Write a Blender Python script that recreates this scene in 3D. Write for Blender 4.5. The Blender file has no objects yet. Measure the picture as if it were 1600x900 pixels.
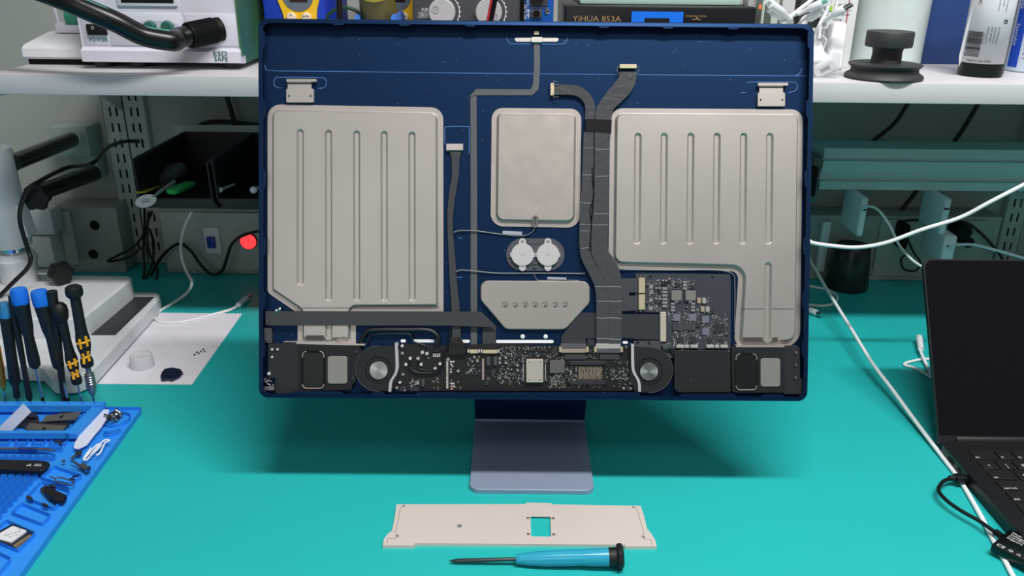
import bpy, bmesh, math, random
from mathutils import Matrix, Vector, geometry
from math import pi, sin, cos, tan, radians
SC = bpy.context.scene; COL = SC.collection
# ------------------------------------------------------------ camera, world, lights
F = 1300.0; PITCH = radians(21.9); ROLL = radians(.58); CAM = Vector((0, 0, .525))
RC = (Matrix.Rotation(pi/2-PITCH, 3, 'X') @ Matrix.Rotation(ROLL, 3, 'Z'))
cd = bpy.data.cameras.new('camera'); cam = bpy.data.objects.new('camera', cd); COL.objects.link(cam)
cam.matrix_world = Matrix.Translation(CAM) @ RC.to_4x4()
cd.sensor_width = 36; cd.lens = F/1600*36; cd.clip_start = .02
SC.camera = cam
SC.view_settings.view_transform = 'Standard'; SC.view_settings.look = 'None'
SC.view_settings.exposure = 0.0; SC.view_settings.gamma = 1; SC.view_settings.use_curve_mapping = False
wd = bpy.data.worlds.new('world'); SC.world = wd; wd.use_nodes = True
wd.node_tree.nodes['Background'].inputs[0].default_value = (.95, .93, .95, 1)
wd.node_tree.nodes['Background'].inputs[1].default_value = .15
def area(name, loc, target, sx, sy, power, col=(1, .98, .95)):
    l = bpy.data.lights.new(name, 'AREA'); l.shape = 'RECTANGLE'; l.size = sx; l.size_y = sy; l.energy = power; l.color = col
    o = bpy.data.objects.new(name, l); COL.objects.link(o); o.location = loc
    o.rotation_euler = (Vector(target)-Vector(loc)).to_track_quat('-Z', 'X').to_euler(); o['label'] = name; return o
def tube_light(name, loc, length, width, power, col=(1, .985, .97)):
    l = bpy.data.lights.new(name, 'AREA'); l.shape = 'RECTANGLE'; l.size = length; l.size_y = width; l.energy = power; l.color = col
    o = bpy.data.objects.new(name, l); COL.objects.link(o); o.location = loc; return o
tube_light('ceiling_tube_light', (.42, .20, 1.80), 1.2, .10, 45)
tube_light('ceiling_tube_light_far', (.9, -.9, 2.1), 1.3, .5, 9)
area('room_fill_light', (-.7, -1.7, 1.05), (0, 1.3, .15), 1.3, .8, 4.5, (1, .99, .97))  # unseen fill light added behind the camera to brighten under the shelf
# ------------------------------------------------------------ helpers: pixel -> point on a real plane
def ray(px, py): return (RC @ Vector(((px-800)/F, -(py-450)/F, -1))).normalized()
def Z(px, py, z=0.0):
    d = ray(px, py); t = (z-CAM.z)/d.z; return CAM+d*t
def Y(px, py, y):
    d = ray(px, py); t = (y-CAM.y)/d.y; return CAM+d*t
TILT = radians(20.5)
PO = CAM + ray(838, 328)*.825
PM = Matrix(((1, 0, 0, PO.x), (0, sin(TILT), -cos(TILT), PO.y), (0, cos(TILT), sin(TILT), PO.z), (0, 0, 0, 1)))
PI_ = PM.inverted()
def P(px, py, w=0.0):
    o = PI_ @ CAM; d = PI_.to_3x3() @ ray(px, py); t = (w-o.z)/d.z; p = o+d*t; return (p.x, p.y)
S = .825/F   # metres per pixel on the panel
# ------------------------------------------------------------ materials
MATS = {}
def lin(c):
    return tuple(((x/255)/12.92 if x/255 <= .04045 else (((x/255)+.055)/1.055)**2.4) for x in c)
def mat(name, rgb, rough=.5, metal=0., noise=0., nscale=40., bump=0., bscale=200., emit=0., alpha=1., trans=0., spec=.5, specks=0., coat=0., ior=1.45, aniso=0.):
    if name in MATS: return MATS[name]
    m = bpy.data.materials.new(name); m.use_nodes = True; nt = m.node_tree; b = nt.nodes['Principled BSDF']
    c = lin(rgb)+(1,)
    b.inputs['Base Color'].default_value = c; b.inputs['Roughness'].default_value = rough; b.inputs['Metallic'].default_value = metal
    b.inputs['Specular IOR Level'].default_value = spec; b.inputs['IOR'].default_value = ior; b.inputs['Anisotropic'].default_value = aniso
    if coat: b.inputs['Coat Weight'].default_value = coat; b.inputs['Coat Roughness'].default_value = .08
    if emit: b.inputs['Emission Color'].default_value = c; b.inputs['Emission Strength'].default_value = emit
    if alpha < 1: b.inputs['Alpha'].default_value = alpha
    if trans: b.inputs['Transmission Weight'].default_value = trans
    tc = nt.nodes.new('ShaderNodeTexCoord'); last = None
    if noise == 0 and bump == 0 and not emit and alpha == 1 and not trans: noise = .05
    if noise:
        n = nt.nodes.new('ShaderNodeTexNoise'); n.inputs['Scale'].default_value = nscale; n.inputs['Detail'].default_value = 4
        nt.links.new(tc.outputs['Object'], n.inputs['Vector'])
        mx = nt.nodes.new('ShaderNodeMix'); mx.data_type = 'RGBA'
        mx.inputs[6].default_value = tuple(max(0, v*(1-noise)) for v in c[:3])+(1,); mx.inputs[7].default_value = tuple(min(1, v*(1+noise)) for v in c[:3])+(1,)
        nt.links.new(n.outputs['Fac'], mx.inputs[0]); nt.links.new(mx.outputs[2], b.inputs['Base Color']); last = mx.outputs[2]
    if specks:   # tiny dust flecks
        v = nt.nodes.new('ShaderNodeTexVoronoi'); v.inputs['Scale'].default_value = specks; nt.links.new(tc.outputs['Object'], v.inputs['Vector'])
        r = nt.nodes.new('ShaderNodeMath'); r.operation = 'LESS_THAN'; r.inputs[1].default_value = .075; nt.links.new(v.outputs['Distance'], r.inputs[0])
        sp = nt.nodes.new('ShaderNodeSeparateColor'); nt.links.new(v.outputs['Color'], sp.inputs[0])
        g = nt.nodes.new('ShaderNodeMath'); g.operation = 'GREATER_THAN'; g.inputs[1].default_value = .86; nt.links.new(sp.outputs[0], g.inputs[0])
        k = nt.nodes.new('ShaderNodeMath'); k.operation = 'MULTIPLY'; nt.links.new(r.outputs[0], k.inputs[0]); nt.links.new(g.outputs[0], k.inputs[1])
        k2 = nt.nodes.new('ShaderNodeMath'); k2.operation = 'MULTIPLY'; k2.inputs[1].default_value = .55; nt.links.new(k.outputs[0], k2.inputs[0])
        m2 = nt.nodes.new('ShaderNodeMix'); m2.data_type = 'RGBA'; m2.inputs[6].default_value = c; m2.inputs[7].default_value = (.7, .75, .8, 1)
        if last: nt.links.new(last, m2.inputs[6])
        nt.links.new(k2.outputs[0], m2.inputs[0]); nt.links.new(m2.outputs[2], b.inputs['Base Color'])
    if bump:
        n2 = nt.nodes.new('ShaderNodeTexNoise'); n2.inputs['Scale'].default_value = bscale; nt.links.new(tc.outputs['Object'], n2.inputs['Vector'])
        bp = nt.nodes.new('ShaderNodeBump'); bp.inputs['Strength'].default_value = bump; bp.inputs['Distance'].default_value = .001
        nt.links.new(n2.outputs['Fac'], bp.inputs['Height']); nt.links.new(bp.outputs['Normal'], b.inputs['Normal'])
    MATS[name] = m; return m
# ------------------------------------------------------------ mesh builders
def BM(): return bmesh.new()
ID = Matrix.Identity(4)
def face(bm, vs):
    try: return bm.faces.new(vs)
    except ValueError: return None
def box(bm, a, b, M=ID, bev=0, seg=2):
    x0, y0, z0 = [min(a[i], b[i]) for i in range(3)]; x1, y1, z1 = [max(a[i], b[i]) for i in range(3)]
    v = [bm.verts.new(M @ Vector(c)) for c in ((x0,y0,z0),(x1,y0,z0),(x1,y1,z0),(x0,y1,z0),(x0,y0,z1),(x1,y0,z1),(x1,y1,z1),(x0,y1,z1))]
    fs = [face(bm, [v[i] for i in q]) for q in ((0,3,2,1),(4,5,6,7),(0,1,5,4),(1,2,6,5),(2,3,7,6),(3,0,4,7))]
    if bev:
        es = list({e for f in fs for e in f.edges})
        bmesh.ops.bevel(bm, geom=es, offset=bev, segments=seg, affect='EDGES', profile=.5)
def area2(p): return sum(p[i][0]*p[(i+1) % len(p)][1]-p[(i+1) % len(p)][0]*p[i][1] for i in range(len(p)))/2
def rpoly(pts, r, seg=5):
    """corner list -> rounded outline; r a number or one per corner"""
    n = len(pts); out = []
    for i in range(n):
        rr = r[i] if isinstance(r, (list, tuple)) else r
        p = Vector(pts[i][:2]); a = Vector(pts[i-1][:2])-p; b = Vector(pts[(i+1) % n][:2])-p
        la, lb = a.length, b.length
        if rr <= 1e-7 or la < 1e-9 or lb < 1e-9: out.append((p.x, p.y)); continue
        a /= la; b /= lb; ang = a.angle(b)
        if ang > pi-.02: out.append((p.x, p.y)); continue
        t = min(rr/tan(ang/2), la*.49, lb*.49); rr2 = t*tan(ang/2)
        c = p+(a+b).normalized()*(rr2/sin(ang/2)); s = p+a*t-c; e = p+b*t-c
        a0 = math.atan2(s.y, s.x); d = math.atan2(e.y, e.x)-a0
        while d > pi: d -= 2*pi
        while d < -pi: d += 2*pi
        for k in range(seg+1): out.append((c.x+rr2*cos(a0+d*k/seg), c.y+rr2*sin(a0+d*k/seg)))
    return out
def inset(pts, d):
    """move each edge of a corner polygon inward by d"""
    n = len(pts); sg = 1 if area2(pts) > 0 else -1; out = []
    for i in range(n):
        p = Vector(pts[i][:2]); a = (p-Vector(pts[i-1][:2])).normalized(); b = (Vector(pts[(i+1) % n][:2])-p).normalized()
        na = Vector((-a.y, a.x))*sg; nb = Vector((-b.y, b.x))*sg; k = 1+na.dot(nb)
        q = p+(na+nb)*(d/k if k > .1 else d); out.append((q.x, q.y))
    return out
def ring(bm, A, B, M=ID, flip=False):
    """wall between two same-length closed loops of 3D points"""
    va = [bm.verts.new(M @ Vector(p)) for p in A]; vb = [bm.verts.new(M @ Vector(p)) for p in B]; n = len(va)
    for i in range(n): face(bm, [va[i], va[(i+1) % n], vb[(i+1) % n], vb[i]])
def z3(p, z): return [(a[0], a[1], z) for a in p]
def fill(bm, outer, holes, z, M=ID):
    if len(holes) > 8:
        vs_, fs_ = [], []
        for l in [outer]+list(holes): fs_.append(list(range(len(vs_), len(vs_)+len(l)))); vs_ += [Vector((a[0], a[1])) for a in l]
        ov, oe, of, _, _, orig = geometry.delaunay_2d_cdt(vs_, [], fs_, 0, 1e-7)
        nv = [bm.verts.new(M @ Vector((p.x, p.y, z))) for p in ov]
        for f, og in zip(of, orig):
            if 0 in og and len(og) == 1: face(bm, [nv[i] for i in f])
        return
    loops = [[Vector((a[0], a[1], 0)) for a in outer]]+[[Vector((a[0], a[1], 0)) for a in h] for h in holes]
    allp = [p for l in loops for p in l]; vs = [bm.verts.new(M @ Vector((p.x, p.y, z))) for p in allp]
    for t in geometry.tessellate_polygon(loops): face(bm, [vs[i] for i in t])
def prism(bm, outline, z0, z1, M=ID, holes=(), bev=0):
    """outline extruded z0..z1; bev chamfers the top edge"""
    if bev:
        ins = inset_out(outline, bev); ring(bm, z3(outline, z1-bev), z3(ins, z1), M); fill(bm, ins, holes, z1, M); zt = z1-bev
    else: fill(bm, outline, holes, z1, M); zt = z1
    fill(bm, outline, holes, z0, M); ring(bm, z3(outline, z0), z3(outline, zt), M)
    for h in holes: ring(bm, z3(h, z0), z3(h, z1), M)
def inset_out(o, d):
    n = len(o); sg = 1 if area2(o) > 0 else -1; out = []
    for i in range(n):
        p = Vector(o[i]); a = Vector(o[i-1]); b = Vector(o[(i+1) % n]); t = (b-a)
        if t.length < 1e-9: out.append(tuple(p)); continue
        t.normalize(); out.append((p.x-t.y*sg*d, p.y+t.x*sg*d))
    return out
def frame_from(p, z, x=None):
    z = Vector(z).normalized(); x = Vector(x) if x is not None else (Vector((1, 0, 0)) if abs(z.x) < .9 else Vector((0, 1, 0)))
    y = z.cross(x).normalized(); x = y.cross(z).normalized()
    return Matrix(((x.x, y.x, z.x, p[0]), (x.y, y.y, z.y, p[1]), (x.z, y.z, z.z, p[2]), (0, 0, 0, 1)))
def lathe(bm, prof, M=ID, n=24, cap=True, rib=None):
    """profile [(r,z)...] turned about M's z axis"""
    rows = []
    for r, z in prof:
        rows.append([bm.verts.new(M @ Vector(((r if not rib else rib(r, k/n, z))*cos(2*pi*k/n), (r if not rib else rib(r, k/n, z))*sin(2*pi*k/n), z))) for k in range(n)])
    for i in range(len(rows)-1):
        for k in range(n): face(bm, [rows[i][k], rows[i][(k+1) % n], rows[i+1][(k+1) % n], rows[i+1][k]])
    if cap: face(bm, rows[0][::-1]); face(bm, rows[-1])
def cyl(bm, a, b, r, r2=None, n=20): 
    a = Vector(a); b = Vector(b); lathe(bm, [(r, 0), (r2 if r2 is not None else r, (b-a).length)], frame_from(a, b-a), n)
def cat(pts, k=8):
    pts = [Vector(p) for p in pts]; out = []
    for i in range(len(pts)-1):
        p0 = pts[i-1] if i else pts[0]*2-pts[1]; p1, p2 = pts[i], pts[i+1]; p3 = pts[i+2] if i+2 < len(pts) else p2*2-p1
        for j in range(k):
            t = j/k; out.append(.5*((2*p1)+(p2-p0)*t+(2*p0-5*p1+4*p2-p3)*t*t+(3*p1-p0-3*p2+p3)*t**3))
    out.append(pts[-1]); return out
def tube(bm, pts, r, n=10, k=8, cap=True):
    pts = cat(pts, k) if k else [Vector(p) for p in pts]; rows = []; m = len(pts)
    t0 = (pts[1]-pts[0]).normalized(); x = Vector((0, 0, 1)).cross(t0); x = x.normalized() if x.length > .1 else Vector((1, 0, 0))
    for i, p in enumerate(pts):
        t = (pts[min(i+1, m-1)]-pts[max(i-1, 0)]); t = t.normalized() if t.length > 1e-9 else t0
        x = (x-t*x.dot(t)).normalized(); y = t.cross(x); rr = r(i/(m-1)) if callable(r) else r
        rows.append([bm.verts.new(p+x*rr*cos(2*pi*j/n)+y*rr*sin(2*pi*j/n)) for j in range(n)])
    for i in range(m-1):
        for j in range(n): face(bm, [rows[i][j], rows[i][(j+1) % n], rows[i+1][(j+1) % n], rows[i+1][j]])
    if cap: face(bm, rows[0][::-1]); face(bm, rows[-1])
def band(left, right, k=6):
    """outline of a strip from its two traced edges"""
    l = [tuple(p[:2]) for p in cat([(a, b, 0) for a, b in left], k)]; r = [tuple(p[:2]) for p in cat([(a, b, 0) for a, b in right], k)]
    return l+r[::-1]
def strip(bm, left, right, z0, z1, M=ID, k=6):
    l = cat([(a, b, 0) for a, b in left], k); r = cat([(a, b, 0) for a, b in right], k)
    q = []
    for z in (z0, z1): q.append([(bm.verts.new(M @ Vector((a.x, a.y, z))), bm.verts.new(M @ Vector((b.x, b.y, z)))) for a, b in zip(l, r)])
    for i in range(len(l)-1):
        face(bm, [q[1][i][0], q[1][i+1][0], q[1][i+1][1], q[1][i][1]]); face(bm, [q[0][i][0], q[0][i][1], q[0][i+1][1], q[0][i+1][0]])
        face(bm, [q[0][i][0], q[0][i+1][0], q[1][i+1][0], q[1][i][0]]); face(bm, [q[0][i][1], q[1][i][1], q[1][i+1][1], q[0][i+1][1]])
    face(bm, [q[0][0][0], q[1][0][0], q[1][0][1], q[0][0][1]]); face(bm, [q[0][-1][0], q[0][-1][1], q[1][-1][1], q[1][-1][0]])
def circ(cx, cy, r, n=24, a0=0, a1=2*pi, ry=None):
    full = abs(a1-a0-2*pi) < 1e-6; m = n if full else n+1
    return [(cx+r*cos(a0+(a1-a0)*k/n), cy+(ry or r)*sin(a0+(a1-a0)*k/n)) for k in range(m)]
def capsule(a, b, r, n=8):
    a = Vector(a); b = Vector(b); t = math.atan2((b-a).y, (b-a).x)
    return circ(b.x, b.y, r, n, t-pi/2, t+pi/2)+circ(a.x, a.y, r, n, t+pi/2, t+3*pi/2)
def text(bm, s, size, M=ID, thick=.0001, align='LEFT', sx=1.0):
    cu = bpy.data.curves.new('t', 'FONT'); cu.body = s; cu.size = size; cu.extrude = thick; cu.align_x = align; cu.resolution_u = 2
    o = bpy.data.objects.new('t', cu); COL.objects.link(o); dg = bpy.context.evaluated_depsgraph_get()
    me = bpy.data.meshes.new_from_object(o.evaluated_get(dg)); me.transform(M @ Matrix.Diagonal((sx, 1, 1, 1))); bm.from_mesh(me)
    bpy.data.objects.remove(o); bpy.data.curves.remove(cu); bpy.data.meshes.remove(me)
# ------------------------------------------------------------ object makers
WM = {}
def obj(name, bm, m, parent=None, frame=None, smooth=38, label=None, cat=None, group=None, kind=None):
    """bm coordinates are in `frame` (world if None)"""
    bmesh.ops.remove_doubles(bm, verts=bm.verts, dist=1e-6)
    bmesh.ops.recalc_face_normals(bm, faces=bm.faces)
    me = bpy.data.meshes.new(name); bm.to_mesh(me); bm.free(); me.materials.append(m)
    if frame is None:
        xs = [v.co for v in me.vertices]
        lo = [min(c[i] for c in xs) for i in range(3)]; hi = [max(c[i] for c in xs) for i in range(3)]
        frame = Matrix.Translation(((lo[0]+hi[0])/2, (lo[1]+hi[1])/2, lo[2])); me.transform(frame.inverted())
    if smooth:
        me.polygons.foreach_set('use_smooth', [True]*len(me.polygons)); me.set_sharp_from_angle(angle=radians(smooth))
    o = bpy.data.objects.new(name, me); COL.objects.link(o); WM[o.name] = frame.copy()
    if parent is not None: o.parent = parent; o.matrix_basis = WM[parent.name].inverted() @ frame
    else: o.matrix_basis = frame
    if label: o['label'] = label
    if cat: o['category'] = cat
    if group: o['group'] = group
    if kind: o['kind'] = kind
    return o
def thing(name, label, cat, loc, group=None):
    o = bpy.data.objects.new(name, None); COL.objects.link(o); o.empty_display_size = .02
    M = Matrix.Translation(Vector(loc)); o.matrix_basis = M; WM[o.name] = M.copy(); o['label'] = label; o['category'] = cat
    if group: o['group'] = group
    return o
def copy_tree(o, delta, label, group=None, rot=None):
    def rec(a, par):
        c = a.copy(); COL.objects.link(c); c.parent = par; WM[c.name] = WM[a.name].copy()
        for ch in [x for x in list(bpy.data.objects) if x.parent == a]: rec(ch, c)
        return c
    r = rec(o, None); r.matrix_basis = Matrix.Translation(Vector(delta)) @ o.matrix_basis @ (rot or ID); r['label'] = label
    if group: r['group'] = group
    return r
# ------------------------------------------------------------ materials used
m_teal = mat('teal_rubber_mat', (36, 174, 172), .42, noise=.05, nscale=6, bump=.05, bscale=900, spec=.35)
m_wall = mat('painted_wall', (168, 172, 166), .8, noise=.04, nscale=5, bump=.1, bscale=60)
m_white = mat('white_plastic', (222, 224, 228), .35)
m_shelf = mat('white_laminate', (204, 203, 206), .4, noise=.02)
m_track = mat('grey_painted_steel', (176, 184, 180), .45)
m_black = mat('black_plastic', (16, 17, 19), .4)
m_mblack = mat('matte_black_plastic', (17, 18, 20), .55, bump=.1, bscale=900)
m_rub = mat('black_rubber', (9, 9, 10), .6, spec=.25)
m_hole = mat('dark_hole', (6, 7, 8), .9)
m_blue = mat('anodised_blue_shell', (15, 42, 76), .45, .8, noise=.06, nscale=9, specks=260)
m_stand = mat('brushed_blue_aluminium', (146, 158, 182), .32, .25, noise=.03, specks=120)
m_silver = mat('stamped_aluminium', (186, 179, 174), .40, .7, noise=.10, nscale=14)
m_silver2 = mat('mottled_aluminium', (180, 172, 166), .42, .65, noise=.18, nscale=60)
m_flex = mat('grey_flex_cable', (54, 56, 60), .42, bump=.2, bscale=300)
m_flex2 = mat('shiny_grey_flex', (64, 66, 70), .3, bump=.5, bscale=160)
m_pcb = mat('black_circuit_board', (20, 20, 22), .45, noise=.1, nscale=200)
m_pcb2 = mat('slate_circuit_board', (50, 52, 60), .5, noise=.04)
m_comp = mat('grey_component', (150, 150, 152), .35, .4)
m_comp2 = mat('tan_component', (166, 150, 132), .4, .3)
m_ic = mat('dark_chip', (44, 45, 48), .4)
m_tin = mat('tinned_contact', (225, 222, 216), .3, .7)
m_pink = mat('pinkish_pad', (196, 170, 168), .4, .5)
m_gold = mat('pale_gold_connector', (214, 200, 168), .35, .6)
m_steel = mat('steel', (190, 192, 196), .22, 1)
m_foam = mat('speckled_grey_foam', (168, 166, 168), .9, noise=.35, nscale=900)
m_cable = mat('white_cable', (232, 234, 236), .45)
m_dgrey = mat('dark_grey_plastic', (66, 67, 70), .5)
m_shine = mat('turned_aluminium', (176, 176, 176), .38, 1, aniso=.7)
m_lab = mat('white_print', (215, 215, 215), .6)
m_slot = mat('white_light_slot', (235, 236, 240), .5)
# ------------------------------------------------------------ the setting
WALLY = 1.42; SHZ = .388; SHF = 1.0
bm = BM(); box(bm, (-1.8, WALLY, -.76), (1.8, WALLY+.1, 1.9)); obj('wall_back', bm, m_wall, kind='structure')
bm = BM(); box(bm, (-1.8, -2.2, -.80), (1.8, WALLY+.1, -.76)); obj('floor', bm, mat('grey_floor', (120, 120, 118), .7), kind='structure')
t = thing('workbench', 'workbench covered by a teal rubber mat that everything stands on', 'table', (0, .7, -.76))
bm = BM(); box(bm, (-1.25, -.02, -.045), (1.25, WALLY-.002, -.003), bev=.002); obj('tabletop', bm, m_shelf, t)
bm = BM(); box(bm, (-1.24, -.015, -.003), (1.24, WALLY-.004, 0)); obj('rubber_mat', bm, m_teal, t, label='smooth teal antistatic rubber mat')
for x in (-1.18, 1.18):
    for y in (.05, 1.35):
        bm = BM(); box(bm, (x-.03, y-.03, -.76), (x+.03, y+.03, -.045), bev=.003); obj('leg', bm, m_track, t)
# wall shelf
xl = Z(42, 101, SHZ).x
t = thing('wall_shelf', 'long white shelf board across the wall holding the soldering stations', 'shelf', (0, 1.2, SHZ-.024))
bm = BM(); box(bm, (xl, SHF, SHZ-.024), (1.6, WALLY-.003, SHZ), bev=.0012); obj('shelf_board', bm, m_shelf, t)
def bracket(x0, z1):
    M = Matrix(((0, 0, 1, x0), (-1, 0, 0, WALLY-.02), (0, 1, 0, 0), (0, 0, 0, 1)))
    bm = BM(); prism(bm, rpoly([(0, z1), (.33, z1), (.335, z1-.022), (.27, z1-.028), (.06, z1-.075), (0, z1-.12)], .003), -.0035, .0035, M)
    obj('bracket', bm, m_track, t)
# ------------------------------------------------------------ the opened desktop computer
random.seed(4)
WB = -.0105   # back plane of the shell, below the front rim (w = 0)
foot = Z(831, 772)
comp = thing('desktop_computer', 'opened blue all-in-one desktop computer without its screen, showing boards, plates and cables, on its stand', 'computer', (foot.x, foot.y+.07, 0))
def PX(pts, w=WB): return [P(a, b, w) for a, b in pts]
def poly(pts, r, w=WB, seg=5): return rpoly(PX(pts, w), [x*S for x in r] if isinstance(r, (list, tuple)) else r*S, seg)
def rect(x0, y0, x1, y1): return [(x0, y0), (x1, y0), (x1, y1), (x0, y1)]
def slab(bm, pts, r, w0, w1, holes=(), bev=0, wp=None): prism(bm, poly(pts, r, w1 if wp is None else wp), w0, w1, holes=holes, bev=bev)
def cobj(name, bm, m, par=comp, **k): return obj(name, bm, m, par, frame=PM, **k)
# shell: rim, inner walls, back
out = [P(403.5, 28.5), P(1272.5, 37.5), P(1261.5, 627), P(404.5, 621.5)]
co = rpoly(out, 15*S, 8); ci = rpoly(inset(out, .0042), 12*S, 8); cb = rpoly(inset(out, .0030), 12*S, 8)
bm = BM()
o1 = rpoly(inset(out, .0004), 15*S, 8)
ring(bm, z3(co, -.0125), z3(co, -.0004)); ring(bm, z3(co, -.0004), z3(o1, 0)); 
fill(bm, o1, [ci], 0); ring(bm, z3(ci, 0), z3(ci, -.0012)); ring(bm, z3(ci, -.0012), z3(cb, -.0012)); ring(bm, z3(cb, -.0012), z3(cb, WB)); fill(bm, cb, [], WB); fill(bm, co, [], -.0125)
# little tabs along the inside of the rim
for x in (529, 632, 735, 944, 1044, 1146): q = 28.5+(x-404)*.0104; slab(bm, [(x-11, q+2), (x+11, q+2), (x+11, q+6), (x+6, q+9.5), (x-6, q+9.5), (x-11, q+6)], 0, -.0014, -.0002)
for y in (62, 170, 280, 385, 470, 545):
    slab(bm, [(405, y-16), (410.5, y-16), (414, y-11), (414, y+11), (410.5, y+16), (405, y+16)], 0, -.0014, -.0003)
    q = 1272.5-(y-37)*.0187; slab(bm, [(q-2, y-16), (q-6, y-16), (q-10, y-11), (q-10, y+11), (q-6, y+16), (q-2, y+16)], 0, -.0014, -.0003)
for x0, x1 in ((452, 536), (580, 602), (650, 1000), (1062, 1150), (1190, 1226)):
    k0 = (x0-404)*.0055; slab(bm, [(x0, 618+k0), (x0, 614+k0), (x0+5, 611.5+k0), (x1-5, 611.5+k0), (x1, 614+k0), (x1, 618+k0)], 0, -.0014, -.0003)
# raised lip below the top bay, round the hinge recesses and the corners
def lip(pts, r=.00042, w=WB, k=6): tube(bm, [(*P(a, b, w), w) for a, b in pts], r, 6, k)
shell = cobj('back_shell', bm, m_blue, label='anodised blue aluminium back shell with a narrow rim')
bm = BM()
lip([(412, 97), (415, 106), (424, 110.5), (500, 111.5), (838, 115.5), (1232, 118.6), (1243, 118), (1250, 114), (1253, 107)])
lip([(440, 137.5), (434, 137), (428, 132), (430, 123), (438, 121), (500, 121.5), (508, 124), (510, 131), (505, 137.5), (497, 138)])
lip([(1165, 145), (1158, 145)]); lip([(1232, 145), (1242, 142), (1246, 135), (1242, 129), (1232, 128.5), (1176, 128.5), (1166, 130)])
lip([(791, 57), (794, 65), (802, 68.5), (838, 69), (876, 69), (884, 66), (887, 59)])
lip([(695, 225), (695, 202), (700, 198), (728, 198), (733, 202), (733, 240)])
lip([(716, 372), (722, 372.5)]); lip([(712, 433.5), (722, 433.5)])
cobj('highlit_lip', bm, mat('highlit_blue_lip', (92, 132, 190), .3, .4), shell, kind='stuff')  # lips of the same anodising, highlight painted in as a paler blue
bm = BM(); slab(bm, [(803, 59), (874, 59), (871, 65), (806, 65)], 3, WB, WB+.0006)
slab(bm, rect(830, 57.5, 848, 66), 2, WB, WB+.0032, bev=.0004); cobj('camera_connector', bm, m_tin)
bm = BM(); slab(bm, rect(834.5, 49, 842, 53.5), .5, WB, WB+.004); cobj('camera_contact', bm, m_gold)
# light slots in the shell behind the boards
for a, b in ((626, 634), (645, 679), (720, 734), (775, 865), (973, 981)): bm = BM(); slab(bm, rect(a, 530.3+(a-626)*.006, b, 535+(a-626)*.006), 2, WB-.0002, WB+.0004); cobj('antenna_slot', bm, m_slot, label='bright white slot in the shell')
for x, y in ((816.7, 526), (852.6, 526)):
    bm = BM(); x_, y_ = P(x, y, WB+.002); lathe(bm, [(.0021, WB), (.0021, WB+.0015), (.0008, WB+.002), (.0007, WB+.001)], Matrix.Translation((x_, y_, 0)), 16); cobj('screw', bm, m_slot)
# stamped plates
def groove(bm, a, b, r, zt, d):
    A = Vector(P(*a, zt)); B = Vector(P(*b, zt)); t = capsule(A, B, r*S); i1 = capsule(A, B, r*S*.74); bt = capsule(A, B, r*S*.5)
    ring(bm, z3(t, zt), z3(i1, zt-d*.45)); ring(bm, z3(i1, zt-d*.45), z3(bt, zt-d)); fill(bm, bt, [], zt-d); return t
def plate(name, corners, radii, flange, zt, grooves, m, gr=5.6, label=None, extra=None):
    bm = BM(); z0 = WB; zf = WB+.0010; c = PX(corners, zf); R = [r*S for r in radii]
    o = rpoly(c, R, 6); sg = 1 if area2(c) > 0 else -1
    def rr(d):
        res = []
        for i in range(len(c)):
            a = Vector(c[i])-Vector(c[i-1]); b = Vector(c[(i+1) % len(c)])-Vector(c[i]); cv = (a.x*b.y-a.y*b.x)*sg > 0
            res.append(max(R[i]-d if cv else R[i]+d, .001))
        return res
    f = flange*S; loops = [rpoly(inset(c, d), rr(d), 6) for d in (f, f+.0006, f+.0014, f+.0023)]
    ring(bm, z3(o, z0), z3(o, zf)); fill(bm, o, [], z0); fill(bm, o, [loops[0]], zf)
    zs = (zf, zf+(zt-zf)*.35, zf+(zt-zf)*.8, zt)
    for i in range(3): ring(bm, z3(loops[i], zs[i]), z3(loops[i+1], zs[i+1]))
    hs = [groove(bm, a, b, g*.95, zt, .0024) for a, b, g in grooves]
    fill(bm, loops[3], hs, zt)
    if extra: extra(bm, zf, zt)
    return cobj(name, bm, m, label=label)
ZT = WB+.0052
pl = plate('cover_plate', [(418, 163), (692.5, 168), (693, 487), (556, 487), (556, 538), (465, 538), (465, 489), (418, 457)], [20, 19, 1.5, 1.5, 2, 2, 3, 10], 8, ZT,
      [((469, 207), (469, 441), 6)]+[((x, 208+i), (x+.4, 466), 6) for i, x in enumerate((513, 557, 600, 643.5))]+[((513.5, 500), (513.5, 526), 6)], m_silver,
      label='left stamped cover plate with five long grooves')
bm = BM(); slab(bm, rect(465, 480.6, 686, 481.7), 0, ZT, ZT+.00006); slab(bm, rect(478, 524, 506, 531), 0, ZT, ZT+.0001); cobj('seam', bm, mat('dark_tape', (66, 60, 58), .6), pl)
pr = plate('cover_plate', [(953.5, 169), (1254.5, 171), (1250, 541), (1147, 541), (1154, 424), (950.5, 419)], [20, 18, 24, 14, 12, 22], 7.5, ZT,
      [((997-i*.3+(x0-997)*0, 213+i*.2), (995.5+(x0-997)*1.0, 377), 6) for i, x0 in ((0, 997),)]+[((x, 213), (x-1.6, 377), 6) for x in (1038, 1079.5, 1120.5, 1162, 1203)]+[((1200.5, 415), (1199, 530), 6)], m_silver,
      label='right stamped cover plate with six grooves and a long leg')
bm = BM(); slab(bm, rect(1157, 482.3, 1193, 483.4), 0, ZT, ZT+.00006); slab(bm, rect(1206, 482.3, 1241, 483.4), 0, ZT, ZT+.00006)
slab(bm, rect(1161, 527, 1192, 534), 0, ZT, ZT+.0001); slab(bm, rect(1206.5, 527, 1215, 534), 0, ZT, ZT+.0001); cobj('seam', bm, MATS['dark_tape'], pr)
pc = plate('cover_plate', [(768.5, 168.5), (908.5, 170), (906, 356), (766.5, 353.5)], [17, 17, 20, 20], 8, WB+.0048, [], m_silver2, label='small mottled centre plate with a dark screw spot')
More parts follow.
